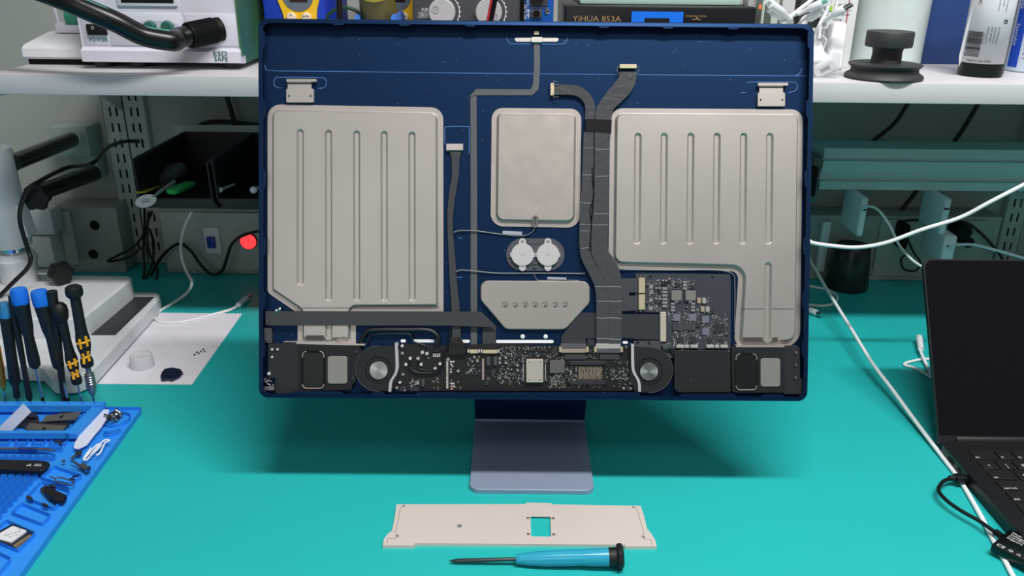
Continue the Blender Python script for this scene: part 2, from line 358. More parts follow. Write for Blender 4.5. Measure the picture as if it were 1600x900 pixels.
bm = BM(); x_, y_ = P(836.5, 342, WB+.0048); prism(bm, circ(x_, y_, .0034), WB+.0047, WB+.0051); prism(bm, capsule((x_, y_-.001), (x_, y_-.006), .0026), WB+.0047, WB+.0050); cobj('solder_spot', bm, mat('dark_mottled_patch', (104, 98, 94), .7, noise=.3, nscale=400), pc)
bm = BM(); x_, y_ = P(836.5, 341, WB+.0053); prism(bm, circ(x_, y_, .0011), WB+.005, WB+.0056); cobj('screw', bm, m_ic, pc)
tp = PX([(751, 438.5), (921.5, 439.5), (921.5, 473), (883, 515), (790, 514.5), (751, 469)], WB+.0045)
bm = BM(); o = rpoly(tp, [12*S, 12*S, 12*S, 14*S, 14*S, 12*S], 6); i1 = rpoly(inset(tp, .0009), [11*S]*6, 6)
dim = [P(x, 477.2, WB+.0045) for x in (789, 804.6, 820.2, 835.8, 851.4, 867, 882.6)]
hs = [circ(a, b, .0034, 20) for a, b in dim]
fill(bm, o, [], WB); ring(bm, z3(o, WB), z3(o, WB+.0037)); ring(bm, z3(o, WB+.0037), z3(i1, WB+.0045)); fill(bm, i1, hs, WB+.0045)
for a, b in dim: ring(bm, z3(circ(a, b, .0034, 20), WB+.0045), z3(circ(a, b, .0026, 20), WB+.0036)); fill(bm, circ(a, b, .0026, 20), [], WB+.0036)
an = cobj('antenna_cover', bm, mat('warm_grey_plate', (174, 166, 160), .4, .6, noise=.03, nscale=12), label='pale grey six-sided plate with a row of seven dimples')
for a, b in dim: bm = BM(); lathe(bm, [(.0018, WB+.0035), (.0018, WB+.0044), (.0009, WB+.0046), (.0008, WB+.0038)], Matrix.Translation((a, b, 0)), 14); cobj('rivet', bm, m_steel, an)
# hinge brackets
for bx_, by_ in ((468.5, 142), (1205.5, 148)):
    zt = WB+.004
    bm = BM(); slab(bm, rect(bx_-21.5, by_-3.5, bx_+21.5, by_+18), 1.8, WB, zt, bev=.0003)
    slab(bm, rect(bx_-19, by_-11, bx_+18, by_-3), .5, WB, zt-.0012); slab(bm, rect(bx_-21, by_-18.5, bx_+26, by_-14.5), 1.2, WB, zt+.001)
    slab(bm, rect(bx_-20, by_-15, bx_+18.5, by_-13), .3, WB, zt+.0004)
    hb = cobj('mounting_bracket', bm, m_silver)
    for d in (-17, 17): bm = BM(); x_, y_ = P(bx_+d, by_+8, zt); prism(bm, circ(x_, y_, .0009, 12), zt, zt+.0002); cobj('screw_hole', bm, m_hole, hb)
# paired round magnets on a dark oval
bm = BM(); prism(bm, rpoly(PX([(791, 372.5), (882, 372.5), (882, 423), (791, 423)], WB), 25*S, 10), WB, WB+.0012); prism(bm, poly(rect(824, 374, 848, 381), 1, WB+.0012), WB, WB+.0018)
for q in (0, 1): slab(bm, rect(833, 409+q*5.5, 839.5, 413+q*5.5), .8, WB+.0012, WB+.0028)
oval = cobj('magnet_tray', bm, mat('slate_plastic', (70, 72, 80), .5), label='dark grey oval tray')
for cx in (816.4, 856.2):
    bm = BM(); zt = WB+.0045; x_, y_ = P(cx, 398, zt); lathe(bm, [(.0114, WB+.001), (.0114, zt-.0004), (.0110, zt), (.0006, zt)], Matrix.Translation((x_, y_, 0)), 32)
    for dy, sgn in ((-20.5, 1), (20, -1)):
        a = P(cx, 398+dy, zt); prism(bm, capsule((x_, y_), a, .0035), WB+.001, zt-.001)
    for dx in (-.0113, .0113): box(bm, (x_+dx-.001, y_-.0022, WB+.001), (x_+dx+.001, y_+.0022, zt-.0008))
    mg = cobj('round_magnet', bm, mat('pale_grey_disc', (190, 186, 186), .45, .2), oval)
    bm = BM(); prism(bm, circ(*P(cx, 377.5, zt-.001), .0017, 12), zt-.001, zt-.0007)
    for k in range(10): a = .3+2*pi*k/10; prism(bm, circ(x_+.0095*cos(a), y_+.0095*sin(a), .00028, 6), zt, zt+.0001)
    box(bm, (x_-.0017, y_-.0003, zt), (x_+.0017, y_+.0003, zt+.0001)); cobj('engraving', bm, m_comp, mg)
# ---- flat cables
def flex(name, L, R, z0, z1, m, label=None, k=6, par=comp):
    bm = BM(); strip(bm, PX(L, z1), PX(R, z1), z0, z1, k=k); return cobj(name, bm, m, par, label=label)
z = WB
bm = BM()
strip(bm, PX([(834, 66), (834.5, 100), (832.5, 137)], z+.0008), PX([(843, 66), (843.8, 100), (842, 134)], z+.0008), z, z+.0008, k=3)
slab(bm, [(832.5, 132), (842, 130), (841.5, 139), (831, 150), (829, 140)], 0, z+.0002, z+.0010)
slab(bm, [(744, 139), (831, 139.5), (831, 149), (735, 149)], 0, z, z+.0007); slab(bm, [(744.5, 139), (744.5, 148), (735, 151)], 0, z+.0007, z+.0011)
slab(bm, [(735, 148), (744.5, 148), (745.5, 300), (745.5, 544), (735.5, 544), (735.5, 300)], 0, z, z+.0006)
cobj('camera_flat_cable', bm, mat('pale_grey_flex', (80, 82, 86), .45), label='long narrow grey flat cable folded at two right angles')
bm = BM()
strip(bm, PX([(705.5, 246), (706, 275), (702, 300), (699, 340), (701, 400), (703, 440), (706, 490), (706.5, 540)], z+.003), PX([(718, 246), (716.5, 275), (711, 310), (707.5, 350), (711, 400), (714, 440), (719, 490), (720, 540)], z+.003), z+.0015, z+.0031, k=5)
slab(bm, [(703, 237), (721, 237), (718, 248), (706, 248)], 1, z+.001, z+.0032); slab(bm, [(706, 526), (720, 526), (726, 541), (702, 541)], 1, z+.003, z+.005)
wh = cobj('power_harness', bm, m_flex, label='wide soft grey cable running down beside the left plate')
bm = BM(); slab(bm, rect(697, 224.5, 723.5, 235), 1, z, z+.0045, bev=.0004); cobj('connector', bm, mat('speckled_tin_plug', (190, 178, 176), .5, .5, noise=.5, nscale=700), wh)
bm = BM(); slab(bm, [(703, 536), (725, 536), (728.5, 543), (728, 555), (701, 555), (700, 543)], 1, z+.002, z+.0072, bev=.0005)
for k in range(9): slab(bm, [(704+k*2.4, 536), (705.2+k*2.4, 536), (708.2+k*1.4, 527), (707.4+k*1.4, 527)], 0, z+.005, z+.0056); slab(bm, rect(704.5+k*2.5, 538, 705.8+k*2.5, 543), 0, z+.007, z+.0076)
cobj('connector', bm, m_black, wh, label='black multi-pin plug')
# horizontal band and its fold
bm = BM(); slab(bm, [(415, 486), (752, 487), (775.5, 510), (774, 511), (700, 508.5), (415, 508.5)], 0, ZT+.0002, ZT+.0010); slab(bm, rect(415, 488, 421, 507), 1, ZT, ZT+.002)
slab(bm, [(754.5, 509), (774.5, 509), (775.5, 545), (753.5, 545)], 0, z+.0008, z+.0016)
cobj('wide_flat_cable', bm, m_flex, label='broad grey flat cable crossing below the left plate and folded down')
bm = BM()
for a in ((436, 483.5), (431, 486)): x_, y_ = P(*a, ZT+.002); lathe(bm, [(.0017, ZT), (.0017, ZT+.002), (.0009, ZT+.0026)], Matrix.Translation((x_, y_, 0)), 12)
cobj('screw', bm, m_steel)
# double display cable
bm = BM()
strip(bm, PX([(866, 132), (890, 132.5), (908, 136), (923, 149), (929.5, 165), (929, 188)], z+.004), PX([(866, 148), (888, 148), (902, 150.5), (911, 158), (914.5, 168), (914, 188)], z+.004), z+.0006, z+.0042, k=5)
d1 = cobj('display_cable', bm, m_flex2, label='foil-wrapped display cable branch bent to the left')
bm = BM(); slab(bm, rect(860, 129.5, 866, 149), 1, z+.001, z+.0052, bev=.0003); cobj('connector', bm, m_gold, d1)
bm = BM(); w_ = z+.0055
for y0, y1 in ((127, 132), (146, 151.5)):
    a, b, c, d = [(*P(x, y, w_), w_) for x, y in ((864, y0), (864, y1), (872, y0+.5), (873, y1-.5))]; tube(bm, [a, c, d, b], .0003, 6, 0)
cobj('locking_bail', bm, m_steel, d1)
bm = BM()
strip(bm, PX([(968, 112), (966, 122), (950, 142), (938, 158), (931, 172), (930, 190)], z+.0045), PX([(995, 112), (993, 128), (986, 143), (972, 158), (958, 172), (955, 190)], z+.0045), z+.001, z+.0047, k=5)
d2 = cobj('display_cable', bm, m_flex2, label='foil-wrapped display cable branch leaning to the upper right')
bm = BM(); slab(bm, rect(968, 100, 995, 106.5), 1.5, z+.002, z+.0062, bev=.0004)
for k in range(10): slab(bm, rect(970+k*2.4, 100.6, 971.2+k*2.4, 103), 0, z+.006, z+.0066)
cobj('connector', bm, m_gold, d2)
bm = BM()
for x0, x1 in ((964.5, 969), (994, 998)):
    a, b, c, d = [(*P(x, y, w_), w_) for x, y in ((x0 if x0 < 980 else x1, 104.5), (x1 if x0 < 980 else x0, 104), (x0 if x0 < 980 else x1, 113), (x1 if x0 < 980 else x0, 115))]; tube(bm, [b, a, c, d], .0003, 6, 0)
cobj('locking_bail', bm, m_steel, d2)
bm = BM()
strip(bm, PX([(912, 206), (910, 260), (908, 310), (905.5, 350), (906, 392), (912, 412), (925, 437), (931, 458), (932, 500), (932, 546)], z+.0055), PX([(927.5, 206), (927.5, 260), (926, 310), (923, 350), (923, 392), (930, 412), (942, 430), (951, 455), (952, 500), (952, 546)], z+.0055), z+.002, z+.0058, k=5)
strip(bm, PX([(929, 206), (929, 260), (928, 310), (925, 350), (924, 392), (931, 412), (942, 430), (950, 455), (951, 500), (951, 546)], z+.0055), PX([(953.5, 206), (951.5, 260), (951, 310), (950, 350), (950, 388), (957, 402), (967, 420), (971.5, 445), (971.5, 500), (970.5, 546)], z+.0055), z+.002, z+.0061, k=5)
dd = cobj('display_cable', bm, m_flex2, label='two foil-wrapped strands running down together between the plates')
bm = BM()
for y, a, b in ((232, 911, 927), (233, 930, 952), (274, 910, 926), (275, 931, 952), (317, 908, 926), (334, 929, 951), (351, 906, 923), (351, 926, 950), (361, 906, 922), (388, 908, 922), (448, 930, 971), (471, 932, 971), (497, 932, 971), (530, 932, 971)):
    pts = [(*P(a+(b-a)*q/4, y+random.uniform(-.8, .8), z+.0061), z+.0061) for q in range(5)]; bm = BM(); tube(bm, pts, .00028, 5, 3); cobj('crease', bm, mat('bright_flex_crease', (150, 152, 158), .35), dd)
bm = BM(); slab(bm, [(915, 185.5), (956, 187.5), (955, 208.5), (915, 205)], .6, z, z+.0063); cobj('tape', bm, m_rub, label='black tape round the display cables')
bm = BM(); tube(bm, [(*P(a, b, z+.006), z+.0064) for a, b in ((925.5, 262), (926, 285), (928, 305), (925, 316), (922, 330), (924, 350), (922.5, 375), (921.5, 392))], .0005, 6); cobj('inner_wire', bm, m_rub, dd)
# right power cable
bm = BM(); slab(bm, [(905, 488), (935, 489), (935, 528), (880, 531), (877, 527)], 0, z+.0012, z+.0020); slab(bm, rect(877, 527, 915, 546), 0, z+.001, z+.0028)
strip(bm, PX([(935, 489), (970, 490.5), (1010, 491), (1034, 491)], z+.003), PX([(935, 528), (970, 528), (1000, 530), (1034, 531)], z+.003), z+.0015, z+.0032, k=4)
slab(bm, rect(918, 530, 929, 540), 0, z+.001, z+.002)
rc = cobj('side_board_cable', bm, mat('dark_shiny_flex', (52, 54, 58), .28, bump=.4, bscale=120), label='wide dark foil cable joining the main and side boards')
bm = BM(); slab(bm, rect(1031.5, 487.5, 1041, 534), 1, z+.002, z+.006, bev=.0004); cobj('connector', bm, mat('speckled_gold_connector', (196, 188, 172), .45, .5, noise=.35, nscale=600), rc)
# thin antenna wires and labels
def wire(name, pts, r, m, par=comp, w=WB+.0014, label=None, k=6):
    bm = BM(); tube(bm, [(*P(p[0], p[1], w+(p[2] if len(p) > 2 else 0)), w+(p[2] if len(p) > 2 else 0)) for p in pts], r, 8, k); return cobj(name, bm, m, par, label=label)
m_wire = mat('grey_coaxial_wire', (96, 100, 104), .35)
wire('antenna_wire', [(709, 363, .003), (718, 360.5, .001), (740, 360.5, .001), (760, 363, 0), (790, 367, 0), (815, 368.5, 0), (830, 364, .001), (836.5, 353, .003), (836.5, 343, .005)], .0006, m_wire, label='thin grey wire ending at the centre plate')
wire('antenna_wire', [(712, 425, .003), (720, 422, .001), (740, 423.5, .001), (780, 427, 0), (840, 427, 0), (900, 427.5, 0), (914, 427.5, .001)], .0006, m_wire, label='thin grey wire above the six-sided plate')
wire('antenna_wire', [(834, 428, 0), (838, 436, 0), (845, 438.5, 0), (885, 438, .0), (905, 438.5, 0)], .0004, m_wire, label='hair-thin wire behind the six-sided plate')
wire('antenna_wire', [(962, 420, .003), (990, 421.5, 0), (1060, 422, 0), (1120, 422, .001), (1144, 428, .001), (1148, 445, 0), (1148, 520, 0)], .0006, m_wire, label='thin grey wire skirting the right plate')
bm = BM(); slab(bm, [(785.5, 360.5), (816, 362), (815.5, 367.5), (785, 366)], 0, WB+.002, WB+.0023); cobj('wire_label', bm, mat('pale_label', (150, 154, 166), .6)); bm = BM(); slab(bm, [(855.5, 432.5), (885, 433.5), (885, 437), (855, 436.5)], 0, WB+.002, WB+.0023); cobj('wire_label', bm, mat('pale_label', (150, 154, 166), .6))
# ---- small-part helpers for boards
def screw(x, y, par, w, r=3.0, m=None, name='screw'):
    x_, y_ = P(x, y, w); bm = BM(); rr = r*S; lathe(bm, [(rr, w-.002), (rr, w+.0006), (rr*.75, w+.0011), (rr*.35, w+.0011), (rr*.3, w+.0005)], Matrix.Translation((x_, y_, 0)), 14); return cobj(name, bm, m or m_steel, par)
def part(name, x0, y0, x1, y1, h, m, par, w, r=.4, bev=0, label=None):
    bm = BM(); slab(bm, rect(x0, y0, x1, y1), r, w-.0002, w+h, bev=bev); return cobj(name, bm, m, par, label=label)
def scatter(name, regs, par, w, m, smin=1.0, smax=2.6, hmax=.0009):
    bm = BM()
    for x0, y0, x1, y1, n in regs:
        for _ in range(n):
            a, b = random.choice(((.55, 1.0), (1.0, .55), (.8, .8))); s = random.uniform(smin, smax); x = random.uniform(x0, x1); y = random.uniform(y0, y1)
            u, v = P(x, y, w); box(bm, (u-a*s*S/2, v-b*s*S/2, w-.0001), (u+a*s*S/2, v+b*s*S/2, w+random.uniform(.0003, hmax)))
    return cobj(name, bm, m, par, kind='stuff', smooth=0)
# ---- upper right board
wp = WB+.0028
bm = BM(); slab(bm, [(993, 427), (1141.5, 428.5), (1141.5, 546), (1044, 546), (1036, 535), (1031, 531), (1031, 488), (992, 488)], [2, 4, 1, 1, 1, 1, 1, 1], WB, wp)
sb = cobj('side_board', bm, m_pcb2, label='slate grey circuit board inside the corner of the right plate')
bm = BM(); slab(bm, [(970, 435), (999, 435), (999, 457), (983, 457), (983, 462), (999, 462), (999, 485), (972, 486)], .5, wp-.001, wp+.001); cobj('socket_flap', bm, mat('charcoal_card', (56, 57, 62), .5), sb)
for y0, y1 in ((434, 458), (460, 484)): part('connector', 998, y0, 1008, y1, .003, m_gold, sb, wp, .5, .0003)
for x, y in ((1001, 432), (1008, 432), (1011, 445), (1011, 472.5), (1001, 486)): screw(x, y, sb, wp+.001, 2.2)
for x, y in ((1016, 432), (1113, 432.5), (1072, 482.5), (1135, 524)):
    bm = BM(); prism(bm, circ(*P(x, y, wp), 2*S, 14), wp, wp+.0002); cobj('screw_hole', bm, m_hole, sb)
for x, y in ((1090, 484), (1045, 491.5), (1093.5, 528), (1134, 535.5), (1053, 540)):
    bm = BM(); a, b = P(x, y, wp); prism(bm, circ(a, b, 2.1*S, 14), wp, wp+.0003, holes=[circ(a, b, .9*S, 14)]); cobj('pad', bm, m_comp, sb)
for x0 in (1049, 1071):
    part('inductor', x0, 454, x0+16.5, 470, .0035, mat('grey_inductor', (112, 110, 106), .5, noise=.08, nscale=500), sb, wp, 2, .0005)
    part('contact', x0+5, 470, x0+11, 473.5, .001, m_tin, sb, wp)
for y in (451, 456.5, 462, 467.5, 473, 478.5): part('capacitor', 1035, y-2, 1043, y+2, .0015, m_comp, sb, wp, .6, .0003)
for x, ys in ((1051.5, (474.5, 480, 485)), (1083, (474.5, 480, 485)), (1070.5, (441, 446, 451))):
    for y in ys: part('capacitor', x-3.2, y-1.9, x+3.2, y+1.9, .0015, m_comp, sb, wp, .6, .0003)
for x, y in ((1025.5, 453), (1031, 453), (1036, 441), (1041, 441), (1046, 438.5), (1025.5, 469.5), (1031, 470)):
    part('capacitor', x-2, y-3.4, x+2, y+3.4, .002, m_ic, sb, wp, .6); part('contact', x-1.8, y-3.6, x+1.8, y-2.2, .0022, m_tin, sb, wp)
for y in (448, 456.5, 469, 481.5):
    for x in (1015.7, 1018.6): part('contact', x-.8, y-2.5, x+.8, y+2.5, .0008, m_tin, sb, wp)
for x, y in ((1100.5, 470), (1106, 483.5)):
    part('capacitor', x-3.2, y-4.5, x+3.2, y+4.5, .003, mat('pale_capacitor', (176, 174, 166), .3, .4), sb, wp, 2.5, .0004); part('chip', x-11, y-5, x-5, y+3.5, .0012, m_comp2, sb, wp)
for x, y in ((1057.5, 496), (1082.5, 496), (1102.5, 499), (1103, 518)): part('chip', x-5.5, y-5.5, x+5.5, y+5.5, .001, mat('shiny_purple_grey_chip', (118, 118, 132), .35, .3, noise=.3, nscale=700), sb, wp, .5)
for x0, y0, x1, y1 in ((1055, 442, 1063, 448), (1079, 446, 1085, 452), (1116, 506, 1132, 519), (1059, 527, 1069, 536), (1078, 527, 1088, 536), (1106, 530, 1113, 535.5), (1123, 530, 1130, 535.5), (1088, 505, 1094, 511), (1110.5, 484, 1116, 490)): part('chip', x0, y0, x1, y1, .0012, m_ic, sb, wp, .5)
part('heat_pad', 1051, 506, 1087.5, 516, .0016, mat('charcoal_card', (56, 57, 62)), sb, wp, .3)
for x0, x1 in ((1057, 1069.5), (1070.5, 1077), (1079, 1091), (1104, 1116), (1117.5, 1124), (1126, 1138)): part('shield_finger', x0, 539, x1, 544.2, .0036, m_tin, sb, wp, .8, .0006)
scatter('surface_component', [(1013, 436, 1034, 486, 60), (1044, 434, 1080, 450, 35), (1076, 438, 1084, 446, 6), (1044, 488, 1092, 504, 42), (1052, 516, 1092, 538, 60), (1096, 490, 1112, 526, 30), (1110, 496, 1136, 524, 36), (1100, 526, 1132, 538, 20), (1090, 464, 1100, 486, 12), (1112, 488, 1120, 498, 8), (1055, 470, 1086, 486, 6)], sb, wp, m_tin, .8, 1.9)
scatter('surface_component', [(1013, 436, 1034, 486, 40), (1044, 434, 1075, 452, 25), (1048, 490, 1092, 504, 26), (1052, 516, 1092, 538, 40), (1096, 490, 1136, 526, 30), (1094, 464, 1112, 494, 10)], sb, wp, m_comp, 1.4, 3)
# ---- main logic board
wl = WB+.003
bm = BM(); slab(bm, [(620, 540), (633, 537.5), (700, 540), (779, 537), (868, 540), (985, 541), (987, 585), (997, 611), (620, 611), (613, 606), (622, 585)], 2, WB, wl)
lb = cobj('logic_board', bm, m_pcb, label='long black main circuit board across the bottom')
cpu = part('processor', 822, 561.5, 849, 598, .0042, mat('warm_grey_metal_lid', (186, 178, 168), .4, .4), lb, wl, 1.6, .0005)
bm = BM()
for x in (827, 844):
    for y in (566, 593.5): prism(bm, circ(*P(x, y, wl+.0042), .9*S, 10), wl+.004, wl+.0043)
cobj('lid_dimple', bm, m_ic, cpu)
for x in (817, 853):
    for y in (564.5, 593.5): screw(x, y, lb, wl+.001, 3)
    bm = BM()
    for k in range(11): a = P(x+(.8 if x < 830 else -.8), 569+k*2.1, wl); prism(bm, circ(*a, .95*S, 8), wl, wl+.0008)
    cobj('contact_row', bm, m_tin, lb)
part('memory_chip', 859, 563, 882.5, 583, .0028, mat('grey_metal_can', (108, 106, 104), .4, .5), lb, wl, 1.5, .0003)
bm = BM()
for y0 in (564, 595): slab(bm, rect(888, y0, 949, y0+6.4), 1.5, wl, wl+.0025, bev=.0004)
cobj('storage_frame', bm, m_ic, lb)
for x in (890.5, 947.5):
    for y in (566.5, 597.5): screw(x, y, lb, wl+.002, 2.3, m_ic)
bm = BM()
for k in range(13):
    y = 572.5+k*1.62; x = 904.0
    while x < 940: l = random.uniform(2, 7); slab(bm, rect(x, y, min(x+l, 941), y+.8), 0, wl, wl+.0004); x += l+random.uniform(.6, 2)
cobj('copper_traces', bm, m_comp2, lb, kind='stuff')
for x0, x1 in ((877, 916.5), (932, 970)):
    part('connector', x0, 545.5, x1, 551.5, .0032, mat('rose_connector', (206, 186, 172), .3, .7) if x0 < 900 else m_steel, lb, wl, 1, .0005)
    part('strain_plate', x0-1, 537, x1, 545, .0028, m_tin if x0 > 900 else m_steel, lb, wl+.0004, .4, .0004)
    for x in (x0-1.5, x1+1.5): part('latch', x-2, 542, x+2, 550.5, .0042, m_gold, lb, wl, 1, .0004)
    part('chip', x0+5, 552.5, x1-2, 561.5, .0012, mat('charcoal_chip', (52, 54, 58), .5), lb, wl, .5)
part('connector', 734, 546.5, 746.5, 552.5, .003, m_gold, lb, wl, 1, .0004); part('connector', 754.5, 547, 777, 552.5, .003, m_gold, lb, wl, 1, .0004)
for x in (732, 748.5, 752.5, 779): part('latch', x-1.3, 546, x+1.3, 551, .0036, m_tin, lb, wl, .6)
part('connector', 675.5, 544.5, 687.5, 550.5, .003, m_black, lb, wl, 1, .0004)
for r_, y in enumerate((553.5, 556.5)):
    for k in range(4): part('contact', 676.5+k*3, y-1, 678.6+k*3, y+1.2, .0006, m_tin, lb, wl)
for x0, n, sp, mm in ((698.8, 17, 2.75, m_tin), (754.8, 13, 2.55, m_pink)):
    bm = BM()
    for k in range(n): slab(bm, rect(x0-1.6, 561+k*sp, x0+1.6, 562.9+k*sp), .2, wl, wl+.0006)
    cobj('contact_row', bm, mm, lb)
for x0, y0 in ((703, 564), (707, 564), (703.5, 568), (705.5, 571), (703, 576), (703, 580), (704, 598), (707.5, 598), (704, 602.5), (708, 602.5), (704.5, 606)): part('pad', x0, y0, x0+2.9, y0+2.6, .0006, random.choice((m_tin, m_pink)), lb, wl)
for x, y in ((628.5, 540.2), (716, 579.6), (700.5, 561), (625, 597.3), (960+18.5, 542), (984.8, 598.8)): screw(x, y, lb, wl+.001, 3)
for x, y in ((634.5, 569.5), (658, 569.5), (660, 550.5), (667, 552.5), (680, 576), (687.5, 568.5), (641, 560), (653, 560.5)): screw(x, y, lb, wl+.0018, 2.7, m_tin, 'solder_post')
for x0, y0, x1, y1 in ((760, 557.5, 766, 571.5), (771, 557.5, 777, 571.5), (658.5, 593, 663.5, 604.5), (704, 0, 0, 0))[:3]: part('inductor', x0, y0, x1, y1, .003, m_dgrey, lb, wl, 1.5, .0005)
for x0, y0, x1, y1 in ((741, 577, 748.5, 586), (767, 576.5, 775, 585), (795, 566, 801, 573), (806, 549, 815, 557), (829, 545, 837, 549), (829, 551, 837, 554.5), (845, 545, 854, 549), (845, 551, 854, 554.5), (862, 545, 870, 552), (760, 591.5, 766, 596), (775.5, 591.5, 782, 596), (624.5, 604, 631, 611), (641, 605, 654, 611), (978, 604, 984, 610), (757.5, 596, 763.5, 602), (803, 585, 809, 590), (786, 545, 792, 550)): part('chip', x0, y0, x1, y1, .0014, m_ic, lb, wl, .5)
for x, y in ((628.5, 552), (629.5, 585), (746, 564), (741, 558), (781, 560), (790.5, 559), (781, 567), (790.5, 567), (808.5, 571), (735.5, 579), (809, 579), (620, 606), (653, 599), (763, 592.5), (779, 592.5), (974.5, 607), (986, 607)): part('capacitor', x-2, y-2, x+2, y+2, .0013, m_comp, lb, wl, .4, .0002)
scatter('surface_component', [(780, 541, 800, 556, 26), (798, 541, 822, 560, 34), (822, 541, 872, 556, 36), (780, 576, 815, 600, 60), (770, 576, 792, 592, 20), (858, 584, 884, 606, 75), (855, 556, 880, 562, 14), (884, 572, 902, 594, 34), (953, 576, 984, 594, 60), (890, 602, 940, 605, 24), (945, 570, 950, 592, 8), (728, 556, 750, 586, 24), (640, 592, 652, 602, 20), (626, 604, 634, 611, 8), (700, 594, 722, 608, 14), (676, 590, 686, 598, 8), (678, 604, 686, 608, 4), (915, 546, 934, 562, 22), (960, 562, 984, 574, 14), (955, 594, 990, 606, 14), (655, 545, 672, 560, 5)], lb, wl, m_tin, .7, 1.7)
scatter('surface_component', [(780, 541, 870, 558, 50), (780, 560, 818, 600, 50), (858, 584, 884, 606, 30), (884, 572, 902, 594, 20), (953, 574, 986, 594, 30), (728, 556, 752, 586, 16), (640, 592, 656, 604, 8)], lb, wl, m_comp, 1.2, 2.8)
scatter('surface_component', [(655, 545, 760, 605, 45), (785, 596, 990, 606, 40), (884, 596, 960, 606, 10)], lb, wl, m_dgrey, .8, 1.8)
# foam strips
for pts in ([(619, 536, 0), (620, 560, 0), (619.5, 580, 0), (611, 596, 0), (609, 612, 0)], [(988.5, 538, 0), (988.5, 560, 0), (990, 580, 0), (998, 596, 0), (999.5, 612, 0)]):
    L = [(a-2.2, b) for a, b, _ in pts]; R = [(a+2.2, b) for a, b, _ in pts]
    bm = BM(); strip(bm, PX(L, WB+.0078), PX(R, WB+.0078), WB, WB+.0080); cobj('foam_gasket', bm, m_foam)
# wires over the left of the board
m_bw = mat('glossy_black_wire', (24, 25, 28), .3)
wire('fan_wire', [(563, 537, .002), (567, 527, .003), (574, 517.5, .003), (590, 515, .003), (640, 515, .003), (665, 515, .003), (678, 519, .003), (685, 528, .003), (684, 538, .003), (680, 546, .003)], .0021, m_bw, label='thick black cable looping above the left fan')
wire('fan_wire', [(572, 540, .003), (577, 531, .003), (583, 523.5, .003), (600, 521.5, .003), (637, 521.5, .003), (643, 526, .003), (646, 533, .003), (655, 537, .003), (664, 540, .003), (667, 547, .003)], .0008, m_bw, label='thin black wire below the thick cable loop')
wire('sensor_wire', [(637, 565, .004), (641, 574, .004), (649, 581, .004), (665, 583, .004), (682, 581, .004), (690, 574, .004), (692, 562, .004), (693, 552, .004), (699, 542, .004), (703, 532, .004), (704, 512, .004)], .0011, m_bw, label='black wire curving across the board')
wire('sensor_wire', [(652, 560, .004), (654, 573, .004), (662, 578, .004), (676, 578.5, .004), (688, 575, .004)], .0006, m_bw, label='thin wire inside the curved black wire')
# ---- fans
m_fan = mat('fan_housing', (25, 26, 29), .5)
def fan(cx, cy, side):
    zt = WB+.0068; c = P(cx, cy, zt); R = 37.5*S; xe = c[0]+side*30*S; zz = WB
    arc = [(c[0]+R*cos(a), c[1]+.0015+.955*R*sin(a)) for a in [(pi/2+side*(pi*k/24)) for k in range(25)]]
    o = arc+[(xe-side*9*S, c[1]-32*S), (xe, c[1]-12*S), (xe, c[1]+38*S)]
    bm = BM(); hr = 21.5*S; h = circ(*c, hr, 40)
    prism(bm, o, zz, zt, holes=[h]); prism(bm, circ(*c, hr+.0005, 40), zz, zz+.0012)
    f = cobj('cooling_fan', bm, m_fan, label=('left' if side > 0 else 'right')+' blower fan with turned metal hub')
    bm = BM(); tube(bm, [(a, b, zt) for a, b in arc], .0004, 6, 0); cobj('housing_edge', bm, m_dgrey, f)
    bm = BM(); T = Matrix.Translation((c[0], c[1], 0))
    for k in range(56):
        a = 2*pi*k/56; M = T @ Matrix.Rotation(a, 4, 'Z'); box(bm, (15*S, -.00022, zz+.001), (20.8*S, .00022, zt-.0006), M @ Matrix.Rotation(.0, 4, 'Z'))
    cobj('impeller', bm, m_dgrey, f)
    bm = BM(); lathe(bm, [(16*S, zz+.001), (16*S, zt-.0002), (15.6*S, zt+.0002), (14.6*S, zt+.0002), (14.4*S, zt)], T, 40); cobj('hub_ring', bm, m_black, f)
    bm = BM(); lathe(bm, [(14.6*S, zz+.002), (14.6*S, zt+.0002), (14.0*S, zt+.0008), (1.2*S, zt+.0009), (1.0*S, zt+.0004)], T, 48); cobj('hub', bm, m_shine, f)
fan(591.8, 578.5, 1); fan(1014, 580.5, -1)
bm = BM(); slab(bm, [(990, 532.5), (1033, 532.5), (1052, 548), (1060, 556), (1045, 560), (1020, 545), (990, 541)], 2, WB, WB+.004)
fb = cobj('fan_bracket', bm, m_dgrey)
for x, y in ((996.5, 534.5), (1014.5, 535)): screw(x, y, fb, WB+.004, 2.3, m_ic)
bm = BM(); M = Matrix.Translation((*P(1042, 541, WB+.007), WB+.006)) @ Matrix.Rotation(radians(20), 4, 'Z'); box(bm, (-.0046, -.003, -.002), (.0046, .003, .0025), M, .0008); cobj('ferrite_block', bm, m_dgrey)
wire('fan_wire', [(1046, 545, .004), (1053, 552, .004), (1062, 549, .003), (1068, 545, .002)], .0014, m_bw, label='short black wire beside the right fan')
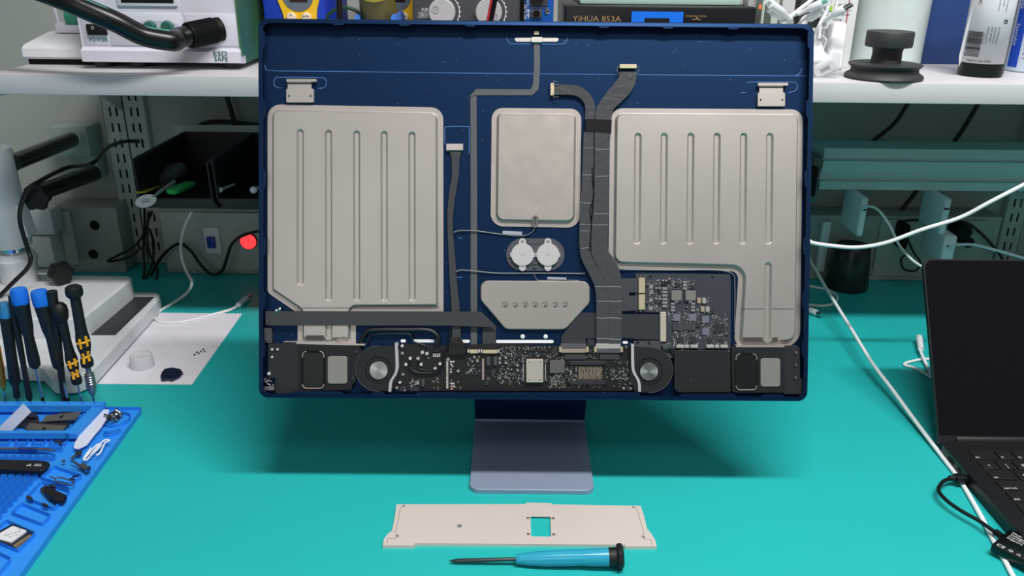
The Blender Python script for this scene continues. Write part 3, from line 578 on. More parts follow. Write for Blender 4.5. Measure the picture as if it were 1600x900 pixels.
# ---- speakers
def speaker(side):
    zt = WB+.0066
    if side < 0:
        body = [(465, 537), (560, 540), (566, 547), (556, 562), (553, 578), (556, 596), (551, 600), (549, 609), (466, 612)]; br = [(418.5, 537.5), (437, 537.5), (443, 534), (462, 534), (466, 539), (466, 616), (430, 616), (430, 590), (419, 590)]
        ring_ = (470.5, 547.5, 508.5, 608); wt = (511.5, 556.5, 542.5, 600); scr = [(425.5, 545.7), (434, 545.7), (425.5, 557.7)]; sc2 = [(556.5, 550), (552, 591)]
    else:
        body = [(1143, 541), (1226, 541), (1226, 614), (1144, 613)]; br = [(1225, 540), (1246, 540), (1250.5, 544), (1250, 591), (1258.5, 594), (1258, 614), (1255, 616.5), (1225, 616.5)]
        ring_ = (1147.5, 551.5, 1184.5, 610.5); wt = (1188.5, 560, 1219.5, 604.5); scr = [(1243.7, 551.2), (1243.5, 570.8), (1243.2, 590.4)]; sc2 = []
    bm = BM(); slab(bm, body, 3, WB, zt); sp = cobj('speaker', bm, m_mblack, label=('left' if side < 0 else 'right')+' speaker module with oblong cone and grey plate')
    bm = BM(); slab(bm, br, 2, WB, zt+.0003, bev=.0004); 
    if side < 0: slab(bm, rect(434, 604, 461, 607), 1, zt, zt+.0007)
    cobj('end_bracket', bm, mat('charcoal_bracket', (30, 32, 36), .5), sp)
    x0, y0, x1, y1 = ring_
    bm = BM(); o = poly([(x0, y0), (x1, y0), (x1, y1), (x0, y1)], 7, zt); i_ = poly([(x0+3, y0+3), (x1-3, y0+3), (x1-3, y1-3), (x0+3, y1-3)], 5, zt)
    prism(bm, o, zt-.0002, zt+.0005, holes=[i_]); cobj('surround', bm, m_rub, sp)
    bm = BM(); slab(bm, rect(x0+4, y0+4, x1-4, y1-4), 5, zt-.0002, zt+.0003); cobj('cone', bm, m_black, sp)
    bm = BM(); g = rpoly(PX([(x0+2.2, y0+1.5), (x1-2.2, y0+1.5), (x1-2.2, y1-1.5), (x0+2.2, y1-1.5)], zt), 6.5*S, 6)
    for q in (((0, 7),), ((7, 14),), ((14, 21), (21, 28))): pass
    tl, tr, brr, bl = [[(a, b, zt+.0006) for a, b in g[k*7:k*7+7]] for k in range(4)]
    for seg_ in (tl, tr, brr+bl):
        if seg_ is tl: seg_ = [(seg_[0][0], seg_[0][1]-.002, seg_[0][2])]+seg_
        if seg_ is tr: seg_ = seg_+[(seg_[-1][0], seg_[-1][1]-.002, seg_[-1][2])]
        bm = BM(); tube(bm, seg_, .00055, 6, 0); cobj('surround_rim', bm, m_silver, sp)
    bm = BM(); slab(bm, rect(wt[0], wt[1], wt[2], wt[3]), 4.5, WB, zt+.0012, bev=.0005); cobj('passive_plate', bm, mat('satin_grey_plate', (142, 138, 134), .42, .4, noise=.03), sp)
    for x, y in scr: screw(x, y, sp, zt+.0006, 2.5)
    for x, y in sc2: screw(x, y, sp, zt, 3, m_ic)
speaker(-1); speaker(1)
bm = BM(); slab(bm, [(1053.5, 547.5), (1141.5, 547.5), (1142, 613.5), (1060, 613.5), (1053.5, 607)], 1.5, WB, WB+.0072, bev=.0004); cobj('power_supply_cover', bm, mat('black_soft_pad', (20, 21, 22), .55, noise=.1, specks=160), label='plain black rectangular pad beside the right fan')
bm = BM(); slab(bm, [(443, 533.5), (523, 533), (531, 537), (570, 537.5), (570, 540), (443, 537)], .6, WB, WB+.0068); cobj('trim_strip', bm, m_silver)
bm = BM(); slab(bm, [(1150, 539), (1226, 539), (1226, 542.5), (1150, 542.5)], .6, WB, WB+.0070); cobj('trim_strip', bm, m_silver)
screw(420.5, 583.5, comp, WB+.007, 3.2)
bm = BM()
for _ in range(26):
    x, y = random.uniform(413.5, 428), random.uniform(586, 606); M = Matrix.Translation((*P(x, y, WB+.003), WB+.003)); lathe(bm, [(.0009, -.002), (.0009, .0007), (.0004, .0011)], M, 8)
slab(bm, rect(412, 604, 429, 610), 2, WB, WB+.004); cobj('wire_cluster', bm, mat('mixed_tin_wires', (120, 116, 122), .35, .6, noise=.7, nscale=500), kind='stuff')
bm = BM(); slab(bm, [(413, 512), (424, 512), (425, 536), (417, 536), (413, 530)], 1, WB, WB+.004); cobj('side_clip', bm, m_dgrey)
# ---- stand
bm = BM(); hw = .0655; yF = foot.y; yB = Z(826, 661, .004).y; th = .0055
o = rpoly([(foot.x-hw, yF), (foot.x+hw, yF), (foot.x+hw, yB+.008), (foot.x-hw, yB+.008)], [.010, .010, .0015, .0015], 8); prism(bm, o, .0003, th, bev=.0006)
st = obj('stand', bm, m_stand, comp, label='flat satin blue-grey aluminium foot')
bm = BM(); topz = .235; ty = PM @ Vector((0, 0, -.0125))
v = PM.to_3x3() @ Vector((0, 1, 0)); hp = PM @ Vector((0, 0, -.0125)); k = (topz-hp.z)/v.z; hy = hp.y+v.y*k
prism(bm, [(yB+.0045, th*.5), (yB+.010, th*.5), (hy+.012, topz), (hy+.003, topz-.002)], foot.x-hw, foot.x+hw, Matrix(((0, 0, 1, 0), (1, 0, 0, 0), (0, 1, 0, 0), (0, 0, 0, 1))), bev=0)
obj('stand_neck', bm, mat('blue_stand_neck', (34, 58, 108), .38, .7), comp, label='dark blue upright sheet of the stand')
bm = BM(); box(bm, (foot.x-hw, yB+.0012, th-.001), (foot.x+hw, yB+.0045, th+.0022), bev=.0006); obj('stand_fold', bm, m_stand, comp)
bm = BM(); cyl(bm, (foot.x-.045, hy+.005, topz-.012), (foot.x+.045, hy+.005, topz-.012), .0075, n=20); obj('hinge_barrel', bm, m_steel, comp)
# ------------------------------------------------------------ wall fittings
random.seed(9)
def front(px, py, y, dz=.0003):   # frame on a camera-facing vertical face: x right, y up, z towards the viewer
    p = Y(px, py, y); return Matrix(((1, 0, 0, p.x), (0, 0, -1, y-dz), (0, 1, 0, p.z), (0, 0, 0, 1)))
def wbox(bm, x0, y0, x1, y1, yf, yb, bev=0):   # box whose front face covers these pixels at depth yf
    a = Y(x0, y1, yf); b = Y(x1, y0, yf); box(bm, (a.x, yf, a.z), (b.x, yb, b.z), bev=bev)
def track(px, py, z1, z0, label, cols=(0, .0105), w=.036):
    p = Y(px, py, WALLY-.014); bm = BM(); holes = []; n = int((z1-z0)/.0265)
    for i in range(n):
        for c in (-.0055, .0055): cz = z1-.012-i*.0265; holes.append([(c-.0017, cz-.0075), (c+.0017, cz-.0075), (c+.0017, cz+.0075), (c-.0017, cz+.0075)])
    M = Matrix(((1, 0, 0, p.x), (0, 0, -1, WALLY-.012), (0, 1, 0, 0), (0, 0, 0, 1)))
    prism(bm, [(-w/2, z0), (w/2, z0), (w/2, z1), (-w/2, z1)], 0, .0015, M, holes)
    for s in (-1, 1): box(bm, (s*w/2-.0008, z0, -.012), (s*w/2+.0008, z1, .0015), M)
    o = obj('shelf_upright', bm, m_track); o['label'] = label; o['category'] = 'shelf upright'; o['group'] = 'slotted wall uprights'
    bm = BM(); box(bm, (-.010, z0, -.0115), (.010, z1, -.011), M); obj('slot_backing', bm, m_hole, o)
track(176, 170, .363, .001, 'left one of the two adjoining slotted steel uprights below the left end of the shelf')
track(209, 170, .363, .001, 'right one of the two adjoining slotted steel uprights, behind the left parts bin')
track(1583, 350, .30, .001, 'slotted steel upright on the wall at the far right, above the laptop')
def bracket_thing(x0, label):
    M = Matrix(((0, 0, 1, x0), (0-1, 0, 0, WALLY-.014), (0, 1, 0, 0), (0, 0, 0, 1))); z1 = SHZ-.0245
    bm = BM(); prism(bm, [(0, z1), (.36, z1), (.365, z1-.010), (.30, z1-.016), (.06, z1-.055), (0, z1-.09)], -.002, .002, M)
    prism(bm, [(0, z1), (.36, z1), (.36, z1-.0015), (0, z1-.0015)], -.012, .012, M)
    o = obj('shelf_bracket', bm, m_track); o['label'] = label; o['category'] = 'bracket'
bracket_thing(Y(196, 170, WALLY).x, 'grey steel bracket carrying the left end of the white shelf')
t = thing('junction_box', 'pale grey-green box on the wall behind the ends of the black microscope arms', 'box', Y(110, 245, 1.37))
bm = BM(); wbox(bm, 84, 199, 134, 245, 1.37, WALLY-.002, .002); obj('housing', bm, mat('pale_green_grey_plastic', (158, 176, 170), .5), t)
bm = BM(); wbox(bm, 124, 243, 150, 280, 1.385, WALLY-.002, .002); obj('lower_duct', bm, MATS['pale_green_grey_plastic'], t)
# trunking along the foot of the wall
t = thing('wall_trunking', 'long grey trunking with breaker, red switch and sockets, running behind the computer', 'cable trunking', (0, 1.39, 0))
m_trunk = mat('grey_trunking', (158, 166, 162), .5)
TY = 1.362; TZ = .117
t2 = thing('wall_trunking', 'grey trunking on the wall left of the slotted uprights, with two round holes', 'cable trunking', (Y(100, 400, TY).x, 1.39, 0))
for xa_, xb_, tt_ in ((-1.2, Y(194, 400, TY).x, t2), (Y(259, 400, TY).x, Y(1553, 400, TY).x, t)):
    bm = BM(); box(bm, (xa_, TY, .0005), (xb_, WALLY-.001, TZ), bev=.003); box(bm, (xa_, TY-.002, .0005), (xb_, TY+.003, .022), bev=.001); obj('trunking_body', bm, m_trunk, tt_)
for x, y in ((148, 352), (146, 397)):
    bm = BM(); p = Y(x, y, TY); cyl(bm, (p.x, TY-.0006, p.z), (p.x, TY+.001, p.z), .0085); obj('cable_hole', bm, m_hole, t2)
bm = BM(); wbox(bm, 262, 333, 410, 421, TY-.005, TY+.001, .002); pl_ = obj('socket_plate', bm, mat('dim_white_plate', (176, 186, 180), .45), t)
bm = BM(); wbox(bm, 322, 356, 341, 396, TY-.009, TY-.004, .001); bk = obj('circuit_breaker', bm, m_white, pl_)
bm = BM(); wbox(bm, 324, 371, 334, 388, TY-.015, TY-.009, .001); obj('breaker_lever', bm, mat('blue_lever', (24, 60, 160), .4), t, label='blue breaker lever')
p = Y(389, 376, TY-.005)
bm = BM(); lathe(bm, [(.015, 0), (.015, .004), (.0138, .006), (.0138, .003)], frame_from((p.x, TY-.004, p.z), (0, -1, 0)), 28); obj('switch_ring', bm, mat('red_switch_ring', (170, 30, 34), .4), t)
bm = BM(); lathe(bm, [(.0135, 0), (.0135, .006), (.010, .0085), (.001, .009)], frame_from((p.x, TY-.004, p.z), (0, -1, 0)), 28)
obj('lit_switch', bm, mat('lit_red_switch', (255, 52, 56), .3, emit=1.8), t, label='round switch glowing red')
bm = BM()
M = front(389, 376, TY-.0132); text(bm, 'ON', .006, M @ Matrix.Rotation(pi/2, 4, 'Z') @ Matrix.Translation((-.004, -.002, 0))); obj('switch_mark', bm, m_hole, t)
for x, y in ((303, 424), (391, 424)):
    bm = BM(); p = Y(x, y, TY-.002); cyl(bm, (p.x, TY-.0035, p.z), (p.x, TY, p.z), .003, n=12); obj('cover_screw', bm, m_track, t)
bm = BM(); wbox(bm, 80, 333, 108, 414, TY-.006, TY+.001, .001); obj('end_plate', bm, mat('light_grey_plate', (190, 194, 190), .5), t2)
bm = BM(); p = Y(94, 374, TY-.006); cyl(bm, (p.x, TY-.0085, p.z), (p.x, TY-.005, p.z), .004, n=14); obj('cover_screw', bm, m_steel, t2)
# twin wall sockets at the far left, standing proud of the trunking
for i, (y0, y1) in enumerate(((328, 367), (371, 418))):
    s = thing('wall_socket', ('upper' if i == 0 else 'lower')+' white wall socket with a red rocker beside the microscope column', 'socket', Y(60, y1, TY-.04), 'white sockets beside the microscope column')
    bm = BM(); wbox(bm, 30, y0, 78, y1, TY-.04, TY-.0065, .003); obj('socket_body', bm, m_white, s)
    bm = BM(); q = Y(78, (y0+y1)/2, TY-.02); cyl(bm, (q.x-.002, TY-.022, q.z), (q.x+.004, TY-.022, q.z), .013, n=24); obj('rocker', bm, mat('red_rocker', (200, 40, 44), .4), s)
# right: raised power rail with ridged profile
z1_, z0_ = Y(1450, 233, 1.30).z, Y(1450, 297, 1.30).z; H_ = z1_-z0_
prof = [(0, 0), (-.012, 0), (-.012, .2*H_), (-.006, .21*H_), (-.006, .42*H_), (-.012, .43*H_), (-.014, .70*H_), (-.009, .72*H_), (-.009, .76*H_), (-.014, .78*H_), (-.011, H_), (.05, H_), (.05, 0)]
xa, xb = Y(1284, 260, 1.30).x, 1.2
bm = BM(); prism(bm, prof, xa, xb, Matrix(((0, 0, 1, 0), (1, 0, 0, 1.31), (0, 1, 0, z0_), (0, 0, 0, 1))))
pr_ = thing('power_rail', 'long pale green-grey ridged power rail under the right of the shelf', 'power rail', ((xa+xb)/2, 1.33, z0_)); obj('rail_profile', bm, mat('pale_teal_rail', (186, 206, 204), .45), pr_)
for x in (.62, 1.1): bm = BM(); box(bm, (x-.015, 1.36, z0_+.01), (x+.015, WALLY-.0005, z1_-.01)); obj('wall_mount', bm, m_track, pr_)
bm = BM(); wbox(bm, 1262, 246, 1287, 318, 1.295, 1.345, .004); obj('end_cap', bm, mat('smoky_clear_cap', (92, 104, 102), .2), pr_)
bm = BM(); wbox(bm, 1262, 262, 1281, 308, 1.28, 1.296, .003); obj('black_plug_face', bm, m_rub, pr_)
def adapter(x0, y0, x1, y1, label, yf=1.25):
    a = thing('power_adapter', label, 'power adapter', Y((x0+x1)/2, y1, yf), 'white power adapters')
    p, q = Y(x0, y1, yf), Y(x1, y0, yf); bm = BM(); box(bm, (p.x, yf, p.z), (q.x, yf+.075, min(q.z, z0_-.0003)), bev=.004, seg=3); obj('adapter_body', bm, m_white, a)
    bm = BM(); c = Y((x0+x1)/2, (y0+y1)/2-6, yf); box(bm, (c.x-.004, yf-.0004, c.z-.0016), (c.x+.004, yf+.001, c.z+.0016), bev=.0008); obj('port', bm, m_hole, a)
adapter(1338, 298, 1361, 370, 'tall white power adapter plugged under the rail nearest to the computer')
adapter(1466, 298, 1492, 367, 'tall white power adapter under the rail further right, above a smaller one')
adapter(1468, 369, 1498, 412, 'short white power adapter below the right tall one, just behind the laptop lid')
def cable(name, pts, r, m, label, catg='cable', k=8, group=None):
    bm = BM(); tube(bm, pts, r, 10, k); o = obj(name, bm, m); o['label'] = label; o['category'] = catg
    if group: o['group'] = group
    return o
m_cab = mat('black_cable', (13, 14, 15), .42)
yw = WALLY-.012
cable('power_cable', [Y(1420, 160, 1.38), Y(1398, 192, 1.38), Y(1372, 214, 1.38), Y(1348, 232, 1.38)], .0032, m_cab, 'black cable hanging diagonally behind the rail, just right of the computer')
cable('power_cable', [Y(1530, 160, 1.38), Y(1506, 200, 1.38), Y(1482, 234, 1.38), Y(1450, 275, 1.40), Y(1425, 308, 1.40), Y(1405, 332, 1.40)], .0036, m_cab, 'thick black cable hanging diagonally behind the middle of the rail')
cable('power_cable', [Y(1409, 372, 1.355), Y(1412, 350, 1.345), Y(1425, 344, 1.345), Y(1500, 346, 1.35), Y(1530, 362, 1.35), Y(1560, 395, 1.35), Y(1568, 410, 1.35)], .0022, m_cab, 'thin black cable arching between the sockets on the right trunking')
t = thing('power_plug', 'black plug with a looping lead in the right trunking, left of the laptop lid', 'plug', Y(1416, 395, 1.33))
bm = BM(); wbox(bm, 1406, 352, 1426, 392, 1.325, TY-.0005, .006); obj('plug_body', bm, m_rub, t)
bm = BM(); tube(bm, [Y(1417, 372, 1.325), Y(1428, 395, 1.32), Y(1438, 410, 1.32), Y(1430, 423, 1.32), Y(1412, 420, 1.32), Y(1408, 405, 1.32), Y(1418, 396, 1.325)], .0018, 8); obj('plug_lead', bm, m_cab, t)
t = thing('power_plug', 'black round-headed plug beside the right white adapters', 'plug', Y(1508, 380, 1.33))
bm = BM(); q = Y(1505, 362, 1.33); cyl(bm, (q.x, 1.325, q.z), (q.x, TY-.0005, q.z), .013); q2 = Y(1512, 378, 1.33); cyl(bm, (q2.x, 1.325, q2.z), (q2.x, TY-.0005, q2.z), .009); obj('plug_body', bm, m_rub, t)
bm = BM(); wbox(bm, 1275, 347, 1300, 425, TY-.012, TY-.0005, .002); o = obj('wall_socket', bm, m_white); o['label'] = 'white wall socket behind the black canister'; o['category'] = 'socket'
bm = BM(); wbox(bm, 1362, 345, 1545, 432, TY-.005, TY-.0005, .002); o = obj('socket_plate', bm, mat('dim_white_plate2', (160, 172, 166), .5)); o['label'] = 'wide grey socket plate on the trunking behind the laptop lid'; o['category'] = 'socket plate'
b0 = Z(1322, 448, 0); 
bm = BM(); lathe(bm, [(.034, .0002), (.035, .004), (.0315, .05), (.029, .072), (.026, .076), (.024, .074)], Matrix.Translation((b0.x, b0.y-.0, 0)), 32); o = obj('canister', bm, mat('glossy_black_canister', (34, 34, 36), .3)); o['label'] = 'glossy black tapered canister standing behind the right edge of the computer'; o['category'] = 'canister'
# ------------------------------------------------------------ cables on the right
r_w = .0021
cable('charging_cable', [Y(1345, 328, 1.249), Y(1356, 322, 1.235), Y(1372, 328, 1.22), Y(1390, 352, 1.20), Y(1405, 383, 1.17), Y(1425, 406, 1.12), Y(1445, 420, 1.08), Y(1470, 440, 1.03)], .0019, m_cable, 'white charging cable dropping from the left power adapter behind the laptop lid')
cable('charging_cable', [Y(1483, 384, 1.247), Y(1500, 382, 1.235), Y(1525, 383, 1.22), Y(1560, 392, 1.20), Y(1610, 406, 1.18)], .0021, m_cable, 'white charging cable running right from the short adapter')
cable('charging_cable', [Vector((.12, 1.12, .003)), Vector((.22, 1.10, .02)), Y(1225, 366, 1.07), Y(1268, 379, 1.05), Y(1300, 384, 1.04), Y(1340, 386.5, 1.03), Y(1385, 379, 1.02), Y(1440, 359, 1.01), Y(1500, 340, 1.0), Y(1550, 314, .99), Y(1620, 278, .98)], .0026, m_cable, 'white cable strung in the air from behind the computer to the upper right')
cable('charging_cable', [Vector((.16, 1.20, .006)), Vector((.26, 1.22, .022)), Z(1240, 378, .05), Z(1268, 412, .05), Z(1290, 449, .04), Z(1330, 514, .028), Z(1362, 566, .022), Z(1395, 610, .015), Z(1430, 658, .008), Z(1470, 711, .0033), Z(1500, 751, .0023), Z(1530, 802, .0023), Z(1553, 846, .0023), Z(1572, 880, .0023), Z(1590, 915, .0023)], .0025, m_cable, 'long white cable running from behind the computer to the bottom right corner')
t = thing('charging_cable', 'white cable loop with a small plug lying behind the right edge of the computer', 'cable', Z(1280, 480, 0))
bm = BM(); tube(bm, [Z(1235, 436, .0022), Z(1265, 447, .0022), Z(1290, 452, .0022), Z(1307, 462, .0022), Z(1304, 473, .0022), Z(1285, 478, .0022), Z(1255, 475, .0022)], .0022, 10); obj('cable_lead', bm, m_cable, t)
bm = BM(); cyl(bm, Z(1256, 480, .0055), Z(1276, 489, .0055), .005); obj('plug_body', bm, m_cable, t); bm = BM(); cyl(bm, Z(1276, 489, .0055), Z(1283, 492.5, .0055), .0035); obj('plug_tip', bm, m_steel, t)
t = thing('charging_cable', 'short white cable with a plug standing up beside the left edge of the laptop lid', 'cable', Z(1440, 575, 0))
bm = BM(); tube(bm, [Z(1437, 546, .008), Z(1443, 560, .0065), Z(1450, 575, .004), Z(1462, 600, .0022)], .0022, 10); tube(bm, [Z(1462, 561, .0022), Z(1440, 561.5, .0022), Z(1416, 567, .0022), Z(1415, 571, .0022), Z(1432, 576, .0022), Z(1455, 590, .0022), Z(1475, 606, .0022)], .0020, 10); obj('cable_lead', bm, m_cable, t)
bm = BM(); cyl(bm, Z(1436, 527, .010), Z(1439, 546, .0085), .0046, .0040); obj('plug_body', bm, m_cable, t)
# ------------------------------------------------------------ laptop
h0 = Z(1468, 688, .0155); LX = h0.x; LY = h0.y; LW, LD, LH = .3126, .2212, .0115
lp = thing('laptop', 'black laptop standing open at the right edge of the mat', 'laptop', (LX+LW/2, LY-LD/2, 0))
m_lap = mat('black_anodised_laptop', (38, 39, 42), .38, .5, noise=.04)
tl = Y(1437, 408, .0); 
bm = BM(); prism(bm, rpoly([(LX, LY), (LX+LW, LY), (LX+LW, LY-LD), (LX, LY-LD)], .011, 6), .0016, .0155, bev=.0006)
obj('base', bm, m_lap, lp)
for x in (LX+.02, LX+LW-.02):
    for y in (LY-.02, LY-LD+.02): bm = BM(); cyl(bm, (x, y, 0), (x, y, .0016), .006); obj('rubber_foot', bm, m_rub, lp)
# lid
la = math.atan2(.114, .176); ML = Matrix.Translation((LX, LY+.001, .0125)) @ Matrix.Rotation(pi/2-la, 4, 'X')   # x along width, y up the lid, z toward the viewer
bm = BM(); prism(bm, rpoly([(0, -.002), (LW, -.002), (LW, .2145), (0, .2145)], [.003, .003, .010, .010], 6), -.0046, 0, ML); lid = obj('lid', bm, m_lap, lp, frame=None)
bm = BM(); prism(bm, rpoly([(.0018, .008), (LW-.0018, .008), (LW-.0018, .2127), (.0018, .2127)], [.001, .001, .009, .009], 6), 0, .0006, ML); obj('screen', bm, mat('dark_glossy_screen', (7, 7, 14), .03, spec=.65), lid)
bm = BM(); box(bm, (.02, -.0015, -.004), (LW-.02, .006, .0022), ML, .0008); obj('hinge_cover', bm, m_black, lid)
for dy, l in ((.030, .013), (.0485, .0075)):
    bm = BM(); box(bm, (LX-.0003, LY-dy-l/2, .0065), (LX+.002, LY-dy+l/2, .0105), bev=.0002); obj('port', bm, m_hole, lp)
# keyboard
kx0 = Z(1512, 706, .0157).x; ky0 = Z(1512, 705, .0157).y; pt = .0190; kw = .0168
bm = BM(); box(bm, (kx0-.0015, ky0-6*pt, .0150), (min(kx0+14.6*pt, LX+LW-.01), ky0+.0015, .01562)); obj('keyboard_well', bm, mat('keyboard_well', (14, 14, 15), .6), lp)
rows = [[('esc', 1.5)]+[(f, 1) for f in ('F1', 'F2', 'F3', 'F4', 'F5', 'F6', 'F7', 'F8', 'F9', 'F10', 'F11', 'F12')]+[('', 1)],
        [('~', 1), ('!', 1), ('@', 1), ('#', 1), ('$', 1), ('%', 1), ('^', 1), ('&', 1), ('*', 1), ('(', 1), (')', 1), ('_', 1), ('+', 1), ('delete', 1.5)],
        [('tab', 1.5)]+[(c, 1) for c in 'QWERTYUIOP']+[('{', 1), ('}', 1), ('|', 1)],
        [('caps lock', 1.75)]+[(c, 1) for c in 'ASDFGHJKL']+[(':', 1), ('"', 1), ('return', 1.75)],
        [('shift', 2.3)]+[(c, 1) for c in 'ZXCVBNM']+[('<', 1), ('>', 1), ('?', 1), ('shift', 2.2)],
        [('fn', 1), ('control', 1), ('option', 1), ('command', 1.25), ('', 5), ('command', 1.25), ('option', 1), ('', 3)]]
for r_, row in enumerate(rows):
    x = kx0; y = ky0-r_*pt
    for s, u in row:
        w = u*pt-(pt-kw); bm = BM(); prism(bm, rpoly([(x, y), (x+w, y), (x+w, y-kw), (x, y-kw)], .0018, 3), .0152, .0172, bev=.0003); kk = obj('key', bm, mat('black_key', (22, 22, 24), .5), lp)
        if s and x < kx0+6*pt:
            bm = BM(); big = len(s) == 1
            text(bm, s, .0058 if big else .0038, Matrix.Translation((x+(w*.5 if big else .0016), y-kw+(.005 if big else .0018), .01723)), .00005, 'CENTER' if big else 'LEFT')
            if r_ == 1 and s in '~!@#': text(bm, dict(zip('~!@#', '`123'))[s], .0052, Matrix.Translation((x+w*.5, y-kw+.0012, .01723)), .00005, 'CENTER')
            obj('key_legend', bm, m_lab, kk)
        x += u*pt
# usb adapter on a short lead
A_ = Z(1549, 850, .013); B_ = Z(1579, 826, .013); ex = (B_-A_); wd_ = ex.length; ex.normalize(); ey = Vector((ex.y, -ex.x, 0))
UM = Matrix(((ex.x, ey.x, 0, A_.x), (ex.y, ey.y, 0, A_.y), (0, 0, 1, 0), (0, 0, 0, 1)))
ua = thing('usb_adapter', 'small black card adapter with white print on a short lead plugged into the laptop', 'adapter', (A_+ex*wd_/2+ey*.03)*1)
ua.location.z = 0; WM[ua.name] = Matrix.Translation(Vector((ua.location.x, ua.location.y, 0))); ua.matrix_basis = WM[ua.name]
bm = BM(); box(bm, (0, 0, .0048), (wd_, .088, .013), UM, .0012); obj('adapter_body', bm, mat('glossy_black_plastic', (12, 13, 15), .22), ua)
bm = BM()
TMX = UM @ Matrix(((0, -1, 0, 0), (1, 0, 0, 0), (0, 0, 1, .01305), (0, 0, 0, 1)))    # text runs along the body
for i, s in enumerate(('Model: X2804', 'Voltage: DC 5V', 'Current: 0.9A', 'Support: DC PD 2.0')): text(bm, s, .0042, UM @ Matrix(((0, 1, 0, wd_-.0062-i*.0038), (1, 0, 0, .004), (0, 0, -1, .01306), (0, 0, 0, 1))), .00005)
text(bm, 'CE', .0062, UM @ Matrix(((0, 1, 0, .0022), (1, 0, 0, .003), (0, 0, -1, .01306), (0, 0, 0, 1))), .00005)
for k, q in enumerate((.0155, .0225, .0295)):
    o_ = circ(.0048, q, .0022, 3 if k == 1 else (4 if k == 0 else 14)); i_ = circ(.0048, q, .0015, 3 if k == 1 else (4 if k == 0 else 14)); prism(bm, o_, .013, .0131, UM, holes=[i_])
obj('adapter_print', bm, m_lab, ua)
bm = BM(); pa = Z(1486, 747, .0095); tube(bm, [pa, Z(1473, 753, .010), Z(1466.5, 766, .010), Z(1478, 781, .010), Z(1500, 797, .010), Z(1530, 814, .010), Z(1558, 834, .010)], .0020, 10); obj('lead', bm, m_cab, ua)
pb = Vector((LX-.0005, pa.y-.003, .0088))
bm = BM(); cyl(bm, (pa.x-.002, pa.y, .0095), (pa.x+.004, pa.y, .0095), .0030); box(bm, (pa.x+.004, pa.y-.0055, .0052), (LX-.0006, pa.y+.0055, .0128), bev=.0018); obj('plug', bm, m_black, ua)
bm = BM(); cyl(bm, Z(1555, 831, .0095), Z(1566, 839, .0095), .0034); obj('strain_relief', bm, m_rub, ua)
# ------------------------------------------------------------ foreground: loose shield plate and screwdriver
m_sh = mat('pale_satin_shield', (226, 214, 206), .38, .3, noise=.02)
zt = .0028
def ZP(pts, z): return [tuple(Z(a, b, z)[:2]) for a, b in pts]
so = ZP([(619.4, 788), (821, 787.6), (822.5, 785.2), (861, 786), (863, 788), (1001, 790.3), (1006, 805), (1011, 826), (1017, 833), (1024, 844), (1026, 854), (977, 854.4), (975, 851.6), (649, 849.6), (647.6, 853), (598, 853), (600, 842), (605, 835), (612.5, 829), (616, 812)], zt)
hole = ZP([(829, 806.5), (860, 807), (861, 838.5), (829.5, 838)], zt)
bm = BM(); prism(bm, so, zt-.0010, zt, holes=[rpoly(hole, .001, 3)])
shp = thing('shield_plate', 'pale metal shield plate with a square opening lying in front of the computer', 'metal plate', Z(810, 853, 0))
obj('sheet', bm, m_sh, shp)
bm = BM(); fl = ZP([(598, 853), (647.6, 853), (649, 849.6), (975, 851.6), (977, 854.4), (1026, 854)], zt)
for a, b in zip(fl[:-1], fl[1:]):
    d = Vector((b[0]-a[0], b[1]-a[1], 0)); fr = frame_from((a[0], a[1], 0), (0, 0, 1), d); box(bm, (-.0001, -.0004, 0), (d.length+.0001, .0004, zt), fr)
box(bm, (hole[0][0]-.0008, hole[2][1], 0), (hole[0][0], hole[0][1], zt-.001)); box(bm, (hole[1][0], hole[2][1], 0), (hole[1][0]+.0008, hole[0][1], zt-.001)); box(bm, (so[0][0], so[0][1]-.0008, 0), (so[5][0], so[0][1], zt-.001)); obj('folded_edge', bm, m_sh, shp)
bm = BM()
for pts in ([(631, 788), (631, 791.5), (626, 793.5), (622.5, 812), (618, 832), (623, 836.5), (619, 841), (606, 842), (605, 850)], [(988, 790), (989, 793.5), (995, 795.5), (1000, 812), (1006, 833), (1002, 838.5), (1007, 842.5), (1017, 843.5), (1018, 851.5)]):
    tube(bm, [Z(a, b, zt+.0001) for a, b in pts], .00022, 5, 4)
obj('pressed_line', bm, mat('brown_grey_line', (120, 106, 100), .6), shp)
for x, y, r in ((718, 822, 4), (825, 809.5, 2.8), (864, 810, 2.8), (825.5, 834.5, 2.8), (865, 835, 2.8), (631, 790.5, 1.8), (620, 837.5, 2), (990, 793, 1.8), (1006, 839.5, 2)):
    bm = BM(); p = Z(x, y, zt); q = S*r; prism(bm, circ(p.x, p.y, q, 16), zt-.0002, zt+.0003, holes=[circ(p.x, p.y, q*.5, 16)]); prism(bm, circ(p.x, p.y, q*.45, 12), zt-.0002, zt+.00012); 
    obj('screw_hole', bm, mat('brown_grey_line', (120, 106, 100)) if r < 3 else m_comp, shp)
sd = thing('screwdriver', 'small screwdriver with a turquoise handle and black end cap, in front of the shield plate', 'screwdriver', Z(840, 880, 0))
a = Z(702, 876.5, .0035); b = Z(955, 870, .0115); ax = (b-a); L_ = ax.length; fr = frame_from(a, ax)
def at_px(x): return L_*(x-702)/(955-702)
bm = BM(); lathe(bm, [(.0003, 0), (.0014, at_px(709)), (.0019, at_px(716)), (.0019, at_px(808))], fr, 14); obj('blade', bm, mat('dark_steel_shaft', (84, 84, 88), .3, .9), sd)
rb = lambda r, u, z: r*(1+.035*cos(u*2*pi*12)) if at_px(820) < z < at_px(915) else r
